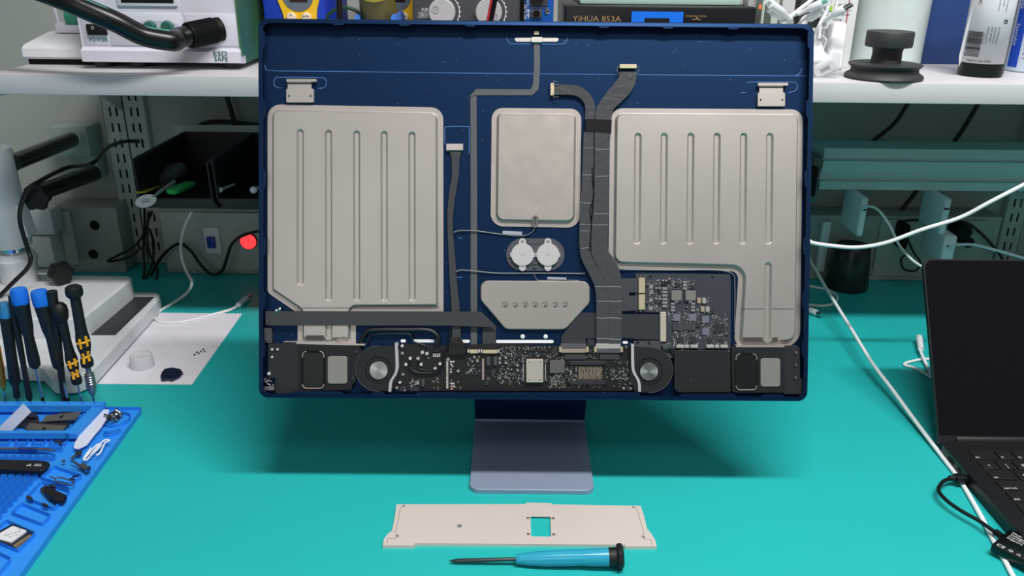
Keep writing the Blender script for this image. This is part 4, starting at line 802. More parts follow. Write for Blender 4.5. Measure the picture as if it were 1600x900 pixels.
bm = BM(); lathe(bm, [(.0042, at_px(806.5)), (.0048, at_px(808)), (.0050, at_px(816)), (.0058, at_px(824)), (.0070, at_px(850)), (.0074, at_px(890)), (.0072, at_px(910)), (.0080, at_px(922)), (.0083, at_px(945)), (.0083, at_px(951))], fr, 48, rib=rb); obj('handle', bm, mat('turquoise_handle', (42, 156, 186), .3, coat=.3), sd)
bm = BM(); lathe(bm, [(.0084, at_px(951)), (.0086, at_px(963)), (.0105, at_px(964)), (.0113, at_px(966)), (.0113, at_px(971)), (.009, at_px(974)), (.001, at_px(974.5))], fr, 24, rib=lambda r, u, z: r*(1+.06*cos(u*2*pi*6)) if z > at_px(963.5) else r); obj('end_cap', bm, m_mblack, sd)
# ------------------------------------------------------------ left bench: microscope stand
random.seed(21)
pz = Z(33, 438, .058)
ms = thing('microscope_stand', 'white and black boom microscope stand with a grey pad on its base, behind the screwdrivers', 'microscope stand', (pz.x, pz.y, 0))
def zprism(bm, px, z0, z1, r=0, bev=0): prism(bm, rpoly([tuple(Z(a, b, z1)[:2]) for a, b in px], r, 5), z0, z1, bev=bev)
m_ms = mat('white_enamel', (214, 218, 222), .35)
bm = BM(); zprism(bm, [(251, 456), (244, 470), (143, 578), (118, 590), (82, 591), (64, 572), (-60, 566), (-60, 455)], .004, .026, .012, .003); obj('base_plate', bm, m_ms, ms)
bm = BM(); zprism(bm, [(206, 431), (203, 437), (128, 497), (-60, 497), (-60, 428)], .026, .058, .008, .003); obj('base_block', bm, m_ms, ms)
bm = BM(); zprism(bm, [(250, 460), (140, 584), (86, 594), (-50, 572), (-50, 462)], .0002, .004, .01); obj('base_foot', bm, m_rub, ms)
bm = BM(); zprism(bm, [(201, 464), (241, 464), (180, 523), (139, 523)], .0262, .0268, .001); obj('pad', bm, mat('dark_grey_pad', (52, 53, 56), .5), ms)
cx, cy = pz.x, pz.y
def zat(py): return Y(20, py, cy).z
T0 = Matrix.Translation((cx, cy, 0))
bm = BM(); lathe(bm, [(.026, .058), (.0265, zat(412)), (.028, zat(409)), (.029, zat(402)), (.0265, zat(400)), (.0255, zat(396)), (.0245, zat(393))], T0, 36); obj('collar', bm, m_ms, ms)
bm = BM(); lathe(bm, [(.017, .06), (.017, zat(372))], T0, 32); obj('chrome_column', bm, mat('chrome', (220, 222, 226), .06, 1), ms)
bm = BM(); lathe(bm, [(.0255, zat(383)), (.0262, zat(381)), (.0262, zat(240)), (.024, zat(232)), (.012, zat(231))], T0, 40)
obj('column_housing', bm, m_ms, ms)
bm = BM(); cc = Y(62, 350, cy); prism(bm, [(cx+.015, zat(372)), (cx+.033, zat(366)), (cx+.027, zat(318)), (cx+.015, zat(316))], -(cy+.012), -(cy-.012), Matrix(((1, 0, 0, 0), (0, 0, -1, 0), (0, 1, 0, 0), (0, 0, 0, 1)))); obj('clamp_flare', bm, m_ms, ms)
bm = BM(); lathe(bm, [(.0115, zat(235)), (.0115, .40), (.011, .405)], T0, 24); obj('upper_rod', bm, m_cab, ms)
m_arm = mat('black_gloss_tube', (30, 40, 36), .2, .3, coat=.5)
for (x0, y0, x1, y1, z_, r_) in ((20, 254, 112, 218, .238, .0125), (48, 305, 148, 270, .188, .013)):
    a, b = Z(x0, y0, z_), Z(x1, y1, z_); bm = BM(); L = (b-a).length; lathe(bm, [(r_, 0), (r_, L-.001), (r_-.0015, L)], frame_from(a, b-a), 28); obj('boom_arm', bm, m_arm, ms)
def knob(px, py, y, d, r, nm='star_knob'):
    p = Y(px, py, y); fr = frame_from(p, d); bm = BM()
    lathe(bm, [(r*.55, -.012), (r*.6, -.004), (r*.93, -.002), (r, .002), (r, .011), (r*.9, .014), (r*.3, .0145)], fr, 48, rib=lambda q, u, z: q*(1+(.10 if z > -.003 else .03)*cos(u*2*pi*6))); obj(nm, bm, m_mblack, ms); return fr
knob(59, 308, cy-.03, (.25, -.95, .15), .0175)
k2 = knob(92, 425, cy-.01, (.8, -.6, 0), .0165)
bm = BM(); a = Y(62, 425, cy-.008); cyl(bm, a, Y(78, 425, cy-.01), .0045, n=14); obj('clamp_bolt', bm, m_steel, ms)
cable('microscope_cable', [Y(218, 221, 1.385), Y(196, 221, 1.37), Y(172, 228, 1.3), Y(158, 240, 1.22), Y(142, 256, 1.15), Y(104, 262, cy+.03), Y(62, 283, cy-.045), Y(42, 298, cy-.06), Y(32, 325, cy-.055), Y(32, 350, cy-.05), Y(43, 388, cy-.045), Y(48, 405, cy-.048), Y(42, 420, cy-.05), Y(22, 440, cy-.06), Y(0, 462, cy-.07), Y(-30, 490, cy-.08)], .0031, m_cab, 'black cable draped over the star knob and down the microscope column')
bm = BM()
for i, c_ in enumerate(range(1)): pass
# ------------------------------------------------------------ parts bins under the shelf
m_bin = mat('black_bin_plastic', (36, 38, 42), .45)
def bin_(x0px, wdt, label):
    yf = 1.146; yb = 1.345; zt_ = .250; zb = .176; zl = .196; a = Y(x0px, 258, yf).x; t = .0022
    th_ = thing('parts_bin', label, 'parts bin', (a+wdt/2, 1.24, zb), 'black open-fronted parts bins')
    YZ = lambda x: Matrix(((0, 0, 1, x), (1, 0, 0, 0), (0, 1, 0, 0), (0, 0, 0, 1)))
    bm = BM(); side = [(yf+.024, zb), (yf+.003, zb+.018), (yf, zt_-.004), (yf+.002, zt_), (yb, zt_+.002), (yb, zb)]
    for x in (a, a+wdt-t): prism(bm, side, x, x+t, YZ(0))
    box(bm, (a, yb-t, zb), (a+wdt, yb, zt_+.002)); box(bm, (a, yf+.022, zb), (a+wdt, yb, zb+t))
    prism(bm, [(yf+.024, zb), (yf+.003, zb+.018), (yf+.004, zb+.020), (yf+.027, zb+t)], a, a+wdt, YZ(0))
    obj('bin_body', bm, m_bin, th_)
    bm = BM(); box(bm, (a-.003, yf+.004, zt_-.006), (a, yb, zt_+.002), bev=.001); box(bm, (a+wdt, yf+.004, zt_-.006), (a+wdt+.002, yb, zt_+.002), bev=.0008); obj('rim', bm, mat('black_bin_rim', (56, 58, 60), .45), th_)
    return a, yf, yb, zb, zt_
bA = bin_(207, .106, 'left black parts bin under the shelf with a white tag hanging over its lip')
bB = bin_(331, .106, 'right black parts bin under the shelf, half hidden by the computer')
bm = BM(); box(bm, (bA[0]-.02, 1.35, .19), (bA[0]+.30, 1.353, .262), bev=.001); box(bm, (bA[0]-.02, 1.353, .215), (bA[0]+.30, WALLY-.016, .22)); o = obj('bin_rail', bm, m_track); o['label'] = 'grey louvred steel rail on the wall that the parts bins hang from'; o['category'] = 'rail'
def flatcap(name, a, b, r, th_, m, label, catg):
    a = Vector(a); b = Vector(b); d = b-a; n = Vector((0, -.5, .8)); n = (n-d*(n.dot(d)/d.length_squared)); fr = frame_from(a, n, d); bm = BM(); prism(bm, capsule((0, 0), (d.length, 0), r), -th_/2, th_/2, fr, bev=th_*.3); o = obj(name, bm, m); o['label'] = label; o['category'] = catg; return o
p = Y(228, 314, 1.135); fr = frame_from(p, (0, -.8, .6), (.8, 0, .28)); bm = BM(); prism(bm, circ(0, 0, .0150, 32, ry=.0095), -.0005, .0005, fr)
tg = thing('oval_tag', 'white oval tag with a small black logo hanging over the left bin lip', 'tag', p); tg_o = obj('tag_plate', bm, m_white, tg)
bm = BM(); o_ = rpoly([(-.006, -.0025), (.005, -.0025), (.0065, .0025), (-.0045, .0025)], .001, 3); prism(bm, o_, .0005, .0006, fr, holes=[inset_out(o_, .0006)]); text(bm, 'mini', .0046, fr @ Matrix.Translation((-.0042, -.0014, .0005)), .00005); obj('tag_logo', bm, m_hole, tg)
bm = BM(); tube(bm, [Y(240, 307, 1.137), Y(252, 298, 1.165), Y(272, 285, 1.20)], lambda u: .0018+.002*u, 8); obj('strap', bm, mat('pale_strap', (150, 165, 165), .5), tg)
flatcap('plastic_spatula', Y(221, 300, 1.15), Y(247, 290, 1.22), .0075, .002, mat('olive_yellow_plastic', (170, 164, 52), .45), 'olive yellow flat plastic opener resting in the left parts bin', 'opener')
flatcap('plastic_scraper', Y(270, 298, 1.165), Y(296, 288, 1.21), .009, .006, mat('bright_green_plastic', (54, 190, 96), .45), 'bright green plastic scraper in the left parts bin', 'scraper')
bm = BM(); c_ = Y(264, 276, 1.25)
bmesh.ops.create_icosphere(bm, subdivisions=3, radius=1, matrix=Matrix.Translation(c_) @ Matrix.Rotation(-.5, 4, 'Y') @ Matrix.Diagonal((.032, .03, .016, 1)))
for v in bm.verts: v.co += Vector((random.uniform(-1, 1), random.uniform(-1, 1), random.uniform(-1, 1)))*.0012
o = obj('plastic_bag', bm, mat('cloudy_plastic_bag', (92, 96, 100), .2, alpha=.7), smooth=0); o['label'] = 'crumpled clear plastic bag inside the left parts bin'; o['category'] = 'bag'
for i, (x, y, r) in enumerate(((343, 297, .0042), (396, 297, .0052))):
    p = Y(x, y, 1.16); bm = BM(); fr = frame_from(p, (-.1, -1, .1)); lathe(bm, [(r*.5, -.05), (r*.5, -.004), (r, -.002), (r, .001), (r*.7, .003), (r*.1, .0034)], fr, 18); o = obj('white_headed_pin', bm, m_white); o['label'] = ('left' if i == 0 else 'right')+' one of two white round-headed pins poking from the right parts bin'; o['category'] = 'pin'; o['group'] = 'pins in the right parts bin'
# cables around and below the bins
cable('power_cable', [Y(297, 222, 1.38), Y(302, 206, 1.38), Y(316, 194, 1.38), Y(338, 190, 1.38), Y(370, 192, 1.38), Y(430, 200, 1.39)], .0034, m_cab, 'black cable arching over the back of the parts bins')
cable('power_cable', [Y(354, 150, 1.39), Y(365, 185, 1.39), Y(378, 224, 1.39)], .0040, m_cab, 'straight black cable dropping behind the right parts bin')
cable('power_cable', [Y(236, 430, 1.345), Y(250, 405, 1.34), Y(266, 388, 1.335), Y(282, 381, 1.335), Y(298, 392, 1.335), Y(314, 414, 1.33), Y(330, 428, 1.33), Y(346, 424, 1.33), Y(354, 405, 1.33), Y(362, 382, 1.33), Y(380, 368, 1.335), Y(415, 358, 1.34)], .0026, m_cab, 'black cable waving along the trunking below the red switch')
lc = [([(238, 330), (228, 352), (222, 370), (205, 388), (168, 408), (200, 402), (222, 386)], 'looped black cable pointing left under the left bin'),
      ([(226, 326), (226, 360), (224, 390), (226, 420), (222, 445)], 'upright black cable in the bundle under the left bin, leftmost strand'),
      ([(233, 330), (230, 362), (233, 395), (246, 420), (243, 442)], 'black cable of the bundle under the left bin bowing to the right'),
      ([(222, 372), (232, 358), (240, 380), (238, 410), (228, 436)], 'thin black cable crossing the bundle under the left bin')]
for pts, lb_ in lc: cable('power_cable', [Y(a, b, 1.335+random.uniform(-.012, .012)) for a, b in pts], .0021, m_cab, lb_, group='cables bundled under the left bin')
t = thing('charging_cable', 'white charging cable hanging from the bins and curling over the white paper', 'cable', Z(290, 490, 0))
bm = BM(); tube(bm, [Y(300, 330, 1.30), Y(290, 350, 1.30), Y(283, 378, 1.29), Y(284, 402, 1.27), Y(292, 425, 1.24), Y(300, 441, 1.19), Z(292, 458, .012), Z(270, 474, .0035), Z(250, 486, .0025), Z(242, 496, .0025), Z(254, 503.5, .0025), Z(290, 502, .0025), Z(330, 492, .0025), Z(360, 484, .003), Z(374, 476, .0045)], .0023, 12); obj('cable_lead', bm, m_cable, t)
bm = BM(); cyl(bm, Z(372, 477, .0050), Z(385, 466, .0050), .0042, n=16); obj('plug_body', bm, m_cable, t)
bm = BM(); cyl(bm, Z(385, 466, .0050), Z(392, 461, .0050), .0028, n=12); obj('plug_tip', bm, m_steel, t)
# ------------------------------------------------------------ paper with small parts
bm = BM(); prism(bm, [tuple(Z(a, b, .0006)[:2]) for a, b in ((248, 488.5), (378.5, 490), (300, 600.5), (151.5, 599.5))], .0001, .0006)
pp = obj('paper_sheet', bm, mat('white_paper', (232, 228, 236), .7), None); pp['label'] = 'white folded paper sheet lying on the mat left of the computer'; pp['category'] = 'paper'
bm = BM()
for a, b in (((232, 512), (362, 512.5)), ((207, 541), (343, 540.5)), ((180, 573), (320, 573)), ((313, 489), (226, 600))): tube(bm, [Z(*a, .00062), Z(*b, .00062)], .00018, 4, 0)
obj('fold_crease', bm, mat('soft_grey_crease', (190, 186, 196), .8), pp)
c0 = Z(223, 572, .001)
bm = BM(); lathe(bm, [(.0150, .0007), (.0152, .002), (.0146, .017), (.0138, .0182), (.0128, .0182), (.0124, .016), (.001, .0155)], Matrix.Translation((c0.x, c0.y, 0)), 40, rib=lambda q, u, z: q*(1+.006*cos(u*2*pi*40))); o = obj('plastic_cap', bm, mat('frosted_plastic', (226, 226, 232), .35, alpha=.82)); o['label'] = 'frosted clear round plastic cap on the left of the paper'; o['category'] = 'cap'  # small frosted plastic cap lying on the paper
bm = BM(); prism(bm, rpoly([tuple(Z(a, b, .004)[:2]) for a, b in ((252, 582), (257, 576.5), (270, 574.5), (283, 577), (286, 582), (280, 588), (268, 593.5), (262, 592), (252, 593.5), (250, 588))], .002, 4), .0008, .005, bev=.0012); o = obj('plastic_fragment', bm, mat('deep_navy_gloss', (12, 18, 52), .15, coat=.6)); o['label'] = 'glossy dark navy rounded chip of plastic at the lower edge of the paper'; o['category'] = 'fragment'
for i, (x, y) in enumerate(((303, 555), (307.5, 551.5), (312, 552.5), (314, 549.5), (318.5, 550), (318, 547))):
    p = Z(x, y, .001); bm = BM(); d = Vector((cos(i*1.7), sin(i*1.7), .12)); lathe(bm, [(.0012, 0), (.0012, .0008), (.0006, .0009), (.0006, .0026)], frame_from((p.x, p.y, .0019), d), 10); o = obj('tiny_screw', bm, m_ic); o['label'] = 'tiny dark screw in the little cluster on the right of the paper'; o['category'] = 'screw'; o['group'] = 'tiny screws on the paper'
# ------------------------------------------------------------ blue silicone work mat
m_bl = mat('blue_silicone', (46, 142, 232), .5, noise=.02)
MZ = .007
TR = Z(222, 636, MZ); BR = Z(28, 902, MZ); e1 = (BR-TR); e1.z = 0; e1.normalize(); e2 = Vector((e1.y, -e1.x, 0))   # e1 toward the viewer, e2 to the left
if e2.x > 0: e2 = -e2
bmt = thing('silicone_repair_mat', 'blue silicone repair mat with trays and pockets in the lower left corner', 'repair mat', (TR+e2*.2+e1*.15)*1)
MB_ = Matrix.Translation((TR.x+e2.x*.2+e1.x*.15, TR.y+e2.y*.2+e1.y*.15, 0)); bmt.matrix_basis = MB_; WM[bmt.name] = MB_.copy()
def zz(pts, z=MZ): return [tuple(Z(a, b, z)[:2]) for a, b in pts]
p_tl = TR+e2*.42; p_bl = TR+e2*.42+e1*.34; p_br = TR+e1*.34
outl = rpoly([tuple(TR[:2]), tuple(p_br[:2]), (p_br.x-.42, p_br.y), tuple(Z(-330, 631, MZ)[:2]), tuple(Z(163, 631.5, MZ)[:2]), tuple(Z(166, 635.3, MZ)[:2])], [.004, .006, .006, .006, .001, .001], 5)
bm = BM(); prism(bm, outl, .0002, .002); obj('mat_floor', bm, m_bl, bmt)
holes = []
dish = Z(182, 653, MZ); holes.append(circ(dish.x, dish.y, .0150, 32))
for q in (((84, 727), (128, 741.5), (105, 757), (63, 744.5)), ((64, 751), (109, 765.5), (84, 793), (40, 776)), ((33, 784.5), (79, 803), (66, 817), (17, 799)), ((9, 811), (55, 831), (28, 858), (-22, 838)), ((-30, 848), (17, 871), (-4, 896), (-50, 872))):
    holes.append(rpoly(zz(q), .002, 3))
for x0, x1, xa_, xb_ in ((-90, 20, -95, 12), (29, 47, 22, 40), (56, 75, 49, 67), (84, 109, 76, 101)): holes.append(zz([(x0, 680.5), (x1, 680.5), (xb_, 692), (xa_, 692)]))
holes.append(zz([(-80, 699), (98, 698.5), (96, 701.5), (-82, 702)]))
arc_o = [(a, b) for a, b in ((162, 673.5), (170, 674), (180, 672), (187, 669), (188.5, 671), (181, 675), (170, 677.5), (162, 677))]; holes.append(zz(arc_o))
# block of little parts pockets
for r_ in range(15):
    for c_ in range(12):
        yy = 711+r_*7.1+r_*r_*.10; xx = 79-c_*12.2-(yy-711)*.93
        if 717 < yy < 737 or xx < -40: continue
        holes.append(zz([(xx, yy), (xx+8.2, yy-.3), (xx+4.6, yy+4.0), (xx-3.4, yy+4.2)]))
trayh = zz([(-95, 640), (134, 640), (105, 673.5), (-120, 673.5)])
bm = BM(); prism(bm, outl, .002, MZ, holes=holes+[trayh]); obj('mat_body', bm, m_bl, bmt, smooth=20)
# tray walls and tool holder
ZR = .0155
bm = BM()
zh = lambda pts: [tuple(Z(a, b, ZR)[:2]) for a, b in pts]
holder = zh([(-120, 627), (165, 627.3), (157, 634), (-125, 634)])
th_h = []
tips = [(9, 629), (28, 629), (47.5, 629.5), (68, 629.5), (107.5, 630), (128.5, 630), (147.5, 630)]
for a, b in tips: q = Z(a, b, ZR); th_h.append(circ(q.x, q.y, .0021, 10))
prism(bm, holder, MZ, ZR, holes=th_h)
prism(bm, zh([(157, 634), (165, 627.3), (118, 674), (104, 674), (150, 634)][0:1]+[(165, 627.3), (119, 675.5), (101, 675.5), (143, 634)]), MZ, ZR-.002)
prism(bm, zh([(-125, 671.5), (108, 671.5), (106, 675.5), (-128, 675.5)]), MZ, ZR-.001)
for k in range(5):
    yk = 640+k*7; xk = 134-k*6.6; prism(bm, zh([(xk, yk-3), (xk+9, yk-3), (xk+5.5, yk+.6), (xk-3.5, yk+.6)]), .0021, ZR-.006)
hc = []
def _in(p, q):
    c = False
    for i in range(len(q)):
        (x1, y1), (x2, y2) = q[i-1][:2], q[i][:2]
        if (y1 > p[1]) != (y2 > p[1]) and p[0] < (x2-x1)*(p[1]-y1)/(y2-y1)+x1: c = not c
    return c
for i, h in enumerate(hc):
    for j, g in enumerate(hc):
        if i != j and any(_in(p, g) for p in h): print('OVERLAP', i, j, h[0], g[0])
    if not all(_in(p, outl) for p in h): print('OUTSIDE', i)
obj('tray_wall', bm, m_bl, bmt, smooth=20)
bm = BM(); prism(bm, circ(dish.x, dish.y, .0095, 28), .002, .0040); obj('dish_centre', bm, m_bl, bmt)
# ---- screwdrivers standing in the holder
m_cap = mat('bright_blue_cap', (28, 116, 226), .4); m_hand = mat('black_grip', (22, 24, 28), .45)
def tool(name, label, tip, top, segs, group=None, n=20, catg='screwdriver'):
    """segs: (part name, material, [(px radius, fraction up from the tip)...], rib)"""
    B = Z(*tip, ZR-.006); T_ = Y(top[0], top[1], B.y+.004); ax = T_-B; L = ax.length; fr = frame_from(B, ax); k = B.y*1.06/F
    t = thing(name, label, catg, B, group)
    for nm, m, pr, rib in segs:
        bm = BM(); lathe(bm, [(max(r*k, .0002), f*L) for r, f in pr], fr, n, rib=rib); obj(nm, bm, m, t)
    return t, fr, L, k
hexr = lambda q, u, z: q*(1+.05*cos(u*2*pi*6))
bc = 'screwdrivers with bright blue end caps'
tool('screwdriver', 'brass-bodied precision pen tool at the far left edge of the holder row', (9, 629), (-5, 540), [('tip', m_steel, [(1.2, 0), (2, .25)], None), ('body', mat('brass', (196, 150, 70), .25, .9), [(2, .22), (5, .30), (5.6, .36), (5, .40), (5.6, .44), (5, .48), (6.2, .56), (5.5, .98), (3, 1)], None)])
tool('screwdriver', 'black screwdriver with a light blue cap, leftmost of the blue-capped ones', (28, 629), (6, 473), [('shaft', m_steel, [(2, 0), (2, .06)], None), ('handle', m_hand, [(4, .05), (5.5, .07), (4.8, .17), (9, .22), (8.6, .5), (9.5, .86)], hexr), ('end_cap', mat('metallic_blue_cap', (70, 150, 205), .25, .5), [(8.5, .85), (9, .88), (9, .98), (7.5, 1)], None)], bc)
tool('spudger', 'slim all-black pointed spudger behind the two blue-capped screwdrivers', (47.5, 629.5), (17, 462), [('body', m_hand, [(1, 0), (5, .05), (4.2, .3), (5.5, .7), (4.5, 1)], None)], catg='spudger')
tool('screwdriver', 'black screwdriver with a bright blue cap, left one of the matching pair', (68, 629.5), (28, 451), [('shaft', m_steel, [(2.2, 0), (2.0, .05), (2.0, .34)], None), ('shaft_tip', m_rub, [(2.6, 0), (2.6, .05)], None), ('handle', m_hand, [(4.5, .315), (9, .345), (9.5, .40), (8, .60), (10.5, .68), (12.5, .88)], hexr), ('end_cap', m_cap, [(12.4, .875), (13, .89), (13, .97), (11.5, 1), (6, 1.005)], None)], bc)
tool('screwdriver', 'black screwdriver with a bright blue cap, right one of the matching pair', (107.5, 630), (60, 454), [('shaft', m_steel, [(2.2, 0), (2.0, .05), (2.0, .34)], None), ('shaft_tip', m_rub, [(2.8, 0), (2.8, .05)], None), ('handle', m_hand, [(4.5, .315), (9, .345), (9.5, .40), (8, .60), (10.5, .68), (12.5, .88)], hexr), ('end_cap', m_cap, [(12.4, .875), (13, .89), (13, .97), (11.5, 1), (6, 1.005)], None)], bc)
tool('tweezer_tube', 'plain black tube-ended tool standing between the blue-capped and yellow-banded screwdrivers', (101, 629), (81, 455), [('body', m_hand, [(3, 0), (5, .1), (7, .72), (8, .80), (8, 1)], None)], catg='tool')
m_yel = mat('amber_grip_mark', (236, 170, 36), .45)
def yellow(tip, top, label, big):
    if big: segs = [('shaft', m_steel, [(1.6, 0), (2.2, .08)], None), ('chuck', mat('satin_steel_chuck', (150, 150, 150), .3, .9), [(3, .07), (6.5, .11), (8, .15), (8, .18), (7, .185), (8, .20), (7, .205), (8, .22), (7, .225), (8, .24), (7, .245), (7.5, .26), (4.5, .27), (4, .33)], None),
        ('handle', m_hand, [(5, .315), (10, .335), (10.5, .37), (7.5, .42), (11, .50), (11.5, .56), (9.5, .62), (8.8, .70), (8.2, .90)], hexr), ('end_cap', m_mblack, [(7, .89), (12.5, .92), (13.5, .95), (12.5, .985), (8, 1), (2, 1.003)], None)]; ys = (.37, .50)
    else: segs = [('shaft', m_steel, [(1.6, 0), (1.6, .23)], None), ('handle', m_hand, [(6, .20), (8.5, .22), (9, .26), (6.5, .31), (9.5, .39), (10, .46), (8, .52), (7, .62), (8, .82)], hexr), ('end_cap', m_mblack, [(7, .81), (11.5, .86), (13, .92), (12, .97), (8, 1), (2, 1.003)], None)]; ys = (.27, .385)
    t, fr, L, k = tool('screwdriver', label, tip, top, segs, 'black screwdrivers with amber grip marks')
    for y0 in ys:   # an H-shaped amber mark on the viewer's side of each grip
        bm = BM(); V = (CAM-fr.translation); V = fr.to_3x3().inverted() @ V; a0 = math.atan2(V.y, V.x)
        hh = .085 if not big else .095
        for s, lo, hi in ((-.42, 0, .85), (.42, .15, 1.0)):
            for q in (0,):
                vs = []
                for j in range(7):
                    f = lo+(hi-lo)*j/6; rr = None
                    prf = [p_ for sg in segs if sg[0] == 'handle' for p_ in sg[2]]; fz = y0+f*hh
                    for (r0, f0), (r1, f1) in zip(prf[:-1], prf[1:]):
                        if f0 <= fz <= f1: rr = r0+(r1-r0)*(fz-f0)/(f1-f0)
                    rr = (rr or 8)*k*1.065
                    vs.append(Vector((rr*cos(a0+s), rr*sin(a0+s), fz*L)))
                tube(bm, [fr @ v for v in vs], .0016, 8, 2)
        fz = y0+hh*.5; prf = [p_ for sg in segs if sg[0] == 'handle' for p_ in sg[2]]
        for (r0, f0), (r1, f1) in zip(prf[:-1], prf[1:]):
            if f0 <= fz <= f1: rr = r0+(r1-r0)*(fz-f0)/(f1-f0)
        rr *= k*1.07; tube(bm, [fr @ Vector((rr*cos(a0+s), rr*sin(a0+s), fz*L+s*.0012)) for s in (-.85, -.42, 0, .42, .85)], .0014, 8, 2)
        obj('amber_mark', bm, m_yel, t)
yellow((128.5, 630), (90, 474), 'shorter black screwdriver with amber H-shaped grip marks', False)
yellow((147.5, 630), (114, 446), 'taller black screwdriver with amber H-shaped grip marks and a ribbed steel chuck', True)
# ---- bits lying in and on the mat
def loose(name, px, z0, h, m, label, catg, r=0, bev=0, group=None, smooth=38):
    bm = BM(); prism(bm, rpoly([tuple(Z(a, b, z0+h)[:2]) for a, b in px], r, 5), z0, z0+h, bev=bev); o = obj(name, bm, m, smooth=smooth); o['label'] = label; o['category'] = catg
    if group: o['group'] = group
    return o
E = .0002
bm = BM(); L_ = zz([(160, 640), (148, 652), (138, 664), (126, 678), (117, 692), (115, 700)], MZ+.001); R_ = zz([(171, 640), (167, 654), (158, 668), (146, 682), (136, 695), (122, 702)], MZ+.001)
o_ = rpoly(L_+R_[::-1], .004, 4); prism(bm, [p_ for p_ in o_], MZ+E, MZ+.0014); o = obj('plastic_opener', bm, mat('milky_plastic', (216, 222, 240), .3)); o['label'] = 'milky white petal-shaped plastic opener lying diagonally on the blue mat'; o['category'] = 'opener'
m_clip = mat('white_coated_wire', (240, 240, 242), .4)
for i, (pts, lb_) in enumerate((([(131, 718), (146, 700), (154, 694), (157, 697), (140, 714), (134, 719), (131, 716), (142, 700)], 'white paper clip lying nearest to the viewer on the blue mat'), ([(141, 712), (148, 703), (160, 690), (167, 687), (171, 688), (168, 690), (164, 692), (156, 708), (150, 711)], 'white paper clip bent open, beside the other one and nearer the mat edge'))):
    bm = BM(); tube(bm, [Z(a, b, MZ+.0013+.0018*i) for a, b in pts], .0009, 8, 5); o = obj('paper_clip', bm, m_clip); o['label'] = lb_; o['category'] = 'paper clip'; o['group'] = 'white paper clips on the blue mat'
for i in range(20):
    a, r0 = random.uniform(0, 2*pi), random.uniform(.002, .0125); x, y = dish.x+r0*cos(a), dish.y+r0*sin(a)*.8+.003; zb = .0042 if r0 < .0105 else .003
    big = random.random() < .35; s = 1.5 if big else 1.0; bm = BM(); d = Vector((random.uniform(-1, 1), random.uniform(-1, 1), random.uniform(-.1, .5)))
    lathe(bm, [(.0018*s, 0), (.0018*s, .0012*s), (.0009*s, .0014*s), (.0009*s, .0048*s), (.0004, .0052*s)], frame_from((x, y, zb+.0035), d), 10); o = obj('loose_screw', bm, m_steel if i % 3 else m_ic); o['label'] = 'small screw in the pile inside the round dish of the blue mat'; o['category'] = 'screw'; o['group'] = 'screws in the round dish'
m_gs = mat('brushed_grey_strip', (116, 114, 110), .35, .5)
s_up = loose('metal_strip', [(66, 658), (72, 649), (127, 643), (118, 655)], .0095, .0012, m_gs, 'upper grey metal strip with a dark slot in the blue tray', 'metal strip')
s_lo = loose('metal_strip', [(40, 671), (46, 661), (104, 665), (98, 672.5)], .0065, .0012, m_gs, 'lower grey metal strip with a dark slot, at the front of the blue tray', 'metal strip')
for q, z_, pp_ in (([(92, 654), (94, 650), (100, 648), (98, 652)], .0107, s_up), ([(65, 671), (68, 667), (73, 668), (69, 671.5)], .0077, s_lo)): bm = BM(); zprism(bm, q, z_, z_+.0001); obj('slot', bm, m_hole, pp_)
for i, q in enumerate(([(28, 655), (36, 645), (60, 650), (62, 660), (40, 664)], [(24, 664), (40, 656), (66, 664), (46, 670)], [(84, 652), (96, 643), (114, 645), (104, 652)], [(55, 662), (70, 656), (110, 661), (100, 668)], [(38, 650), (48, 644), (58, 646), (56, 652)])):
    loose('black_scrap', q, .0022+i*.0010, .0018, m_ic, ('crumpled black scrap at the left of the blue tray', 'black scrap nearest the tray front, left of the grey strips', 'black scrap under the upper grey strip', 'black scrap between the two grey strips', 'small black scrap at the back of the pile in the blue tray')[i], 'scrap', .001)
bm = BM(); fr = frame_from(Z(18, 662, .010), (-.25, -.55, .8), (.62, .6, .5)); box(bm, (-.020, -.010, 0), (.024, .010, .0010), fr, .0004); o = obj('clear_zip_bag', bm, mat('cloudy_clear_bag', (214, 222, 238), .25, alpha=.55)); o['label'] = 'cloudy clear zip bag leaning out of the left of the blue tray'; o['category'] = 'bag'
tz = MZ+.0004
twz = thing('tweezers', 'black tweezers lying across the pocket grid of the blue mat', 'tweezers', Z(30, 727, MZ))
for s, z_ in ((1, MZ+.0005), (2, MZ+.0042)):
    bm = BM(); prism(bm, rpoly([tuple(Z(a, b, z_+.0022)[:2]) for a, b in ((-70, 716.5), (60, 719.5), (76, 721.5), (78, 725.5), (72, 731), (64, 736), (-74, 730.5))], .002, 4), z_, z_+.0026, bev=.0005); obj('arm', bm, m_hand, twz)
bm = BM(); q = Z(41, 727, MZ+.007)
TXF = Matrix.Translation((q.x, q.y-.001, MZ+.0069))
prism(bm, [(0, 0), (.006, 0), (.003, .0042)], 0, .0001, TXF, holes=[[(.0014, .0008), (.0046, .0008), (.003, .0031)]]); text(bm, 'ESD', .0042, TXF @ Matrix.Translation((.008, .0012, 0)), .00005); box(bm, (.008, 0, 0), (.017, .0005, .0001), TXF); obj('tweezers_print', bm, m_lab, twz)
t = thing('steel_probe', 'thin double-ended steel probe lying in the long groove of the blue mat', 'probe', Z(40, 701, MZ))
bm = BM(); tube(bm, [Z(-80, 701, MZ+.002), Z(28, 701.5, MZ+.002), Z(60, 702, MZ+.002), Z(78, 703, MZ+.0015), Z(87, 705, MZ+.0012)], lambda u: .0016 if u < .8 else .001, 10); obj('shaft', bm, m_steel, t)
bm = BM(); cyl(bm, Z(30, 701.5, MZ+.002), Z(58, 702, MZ+.002), .0021); obj('grip', bm, mat('blue_anodised_grip', (60, 84, 150), .3, .6), t)
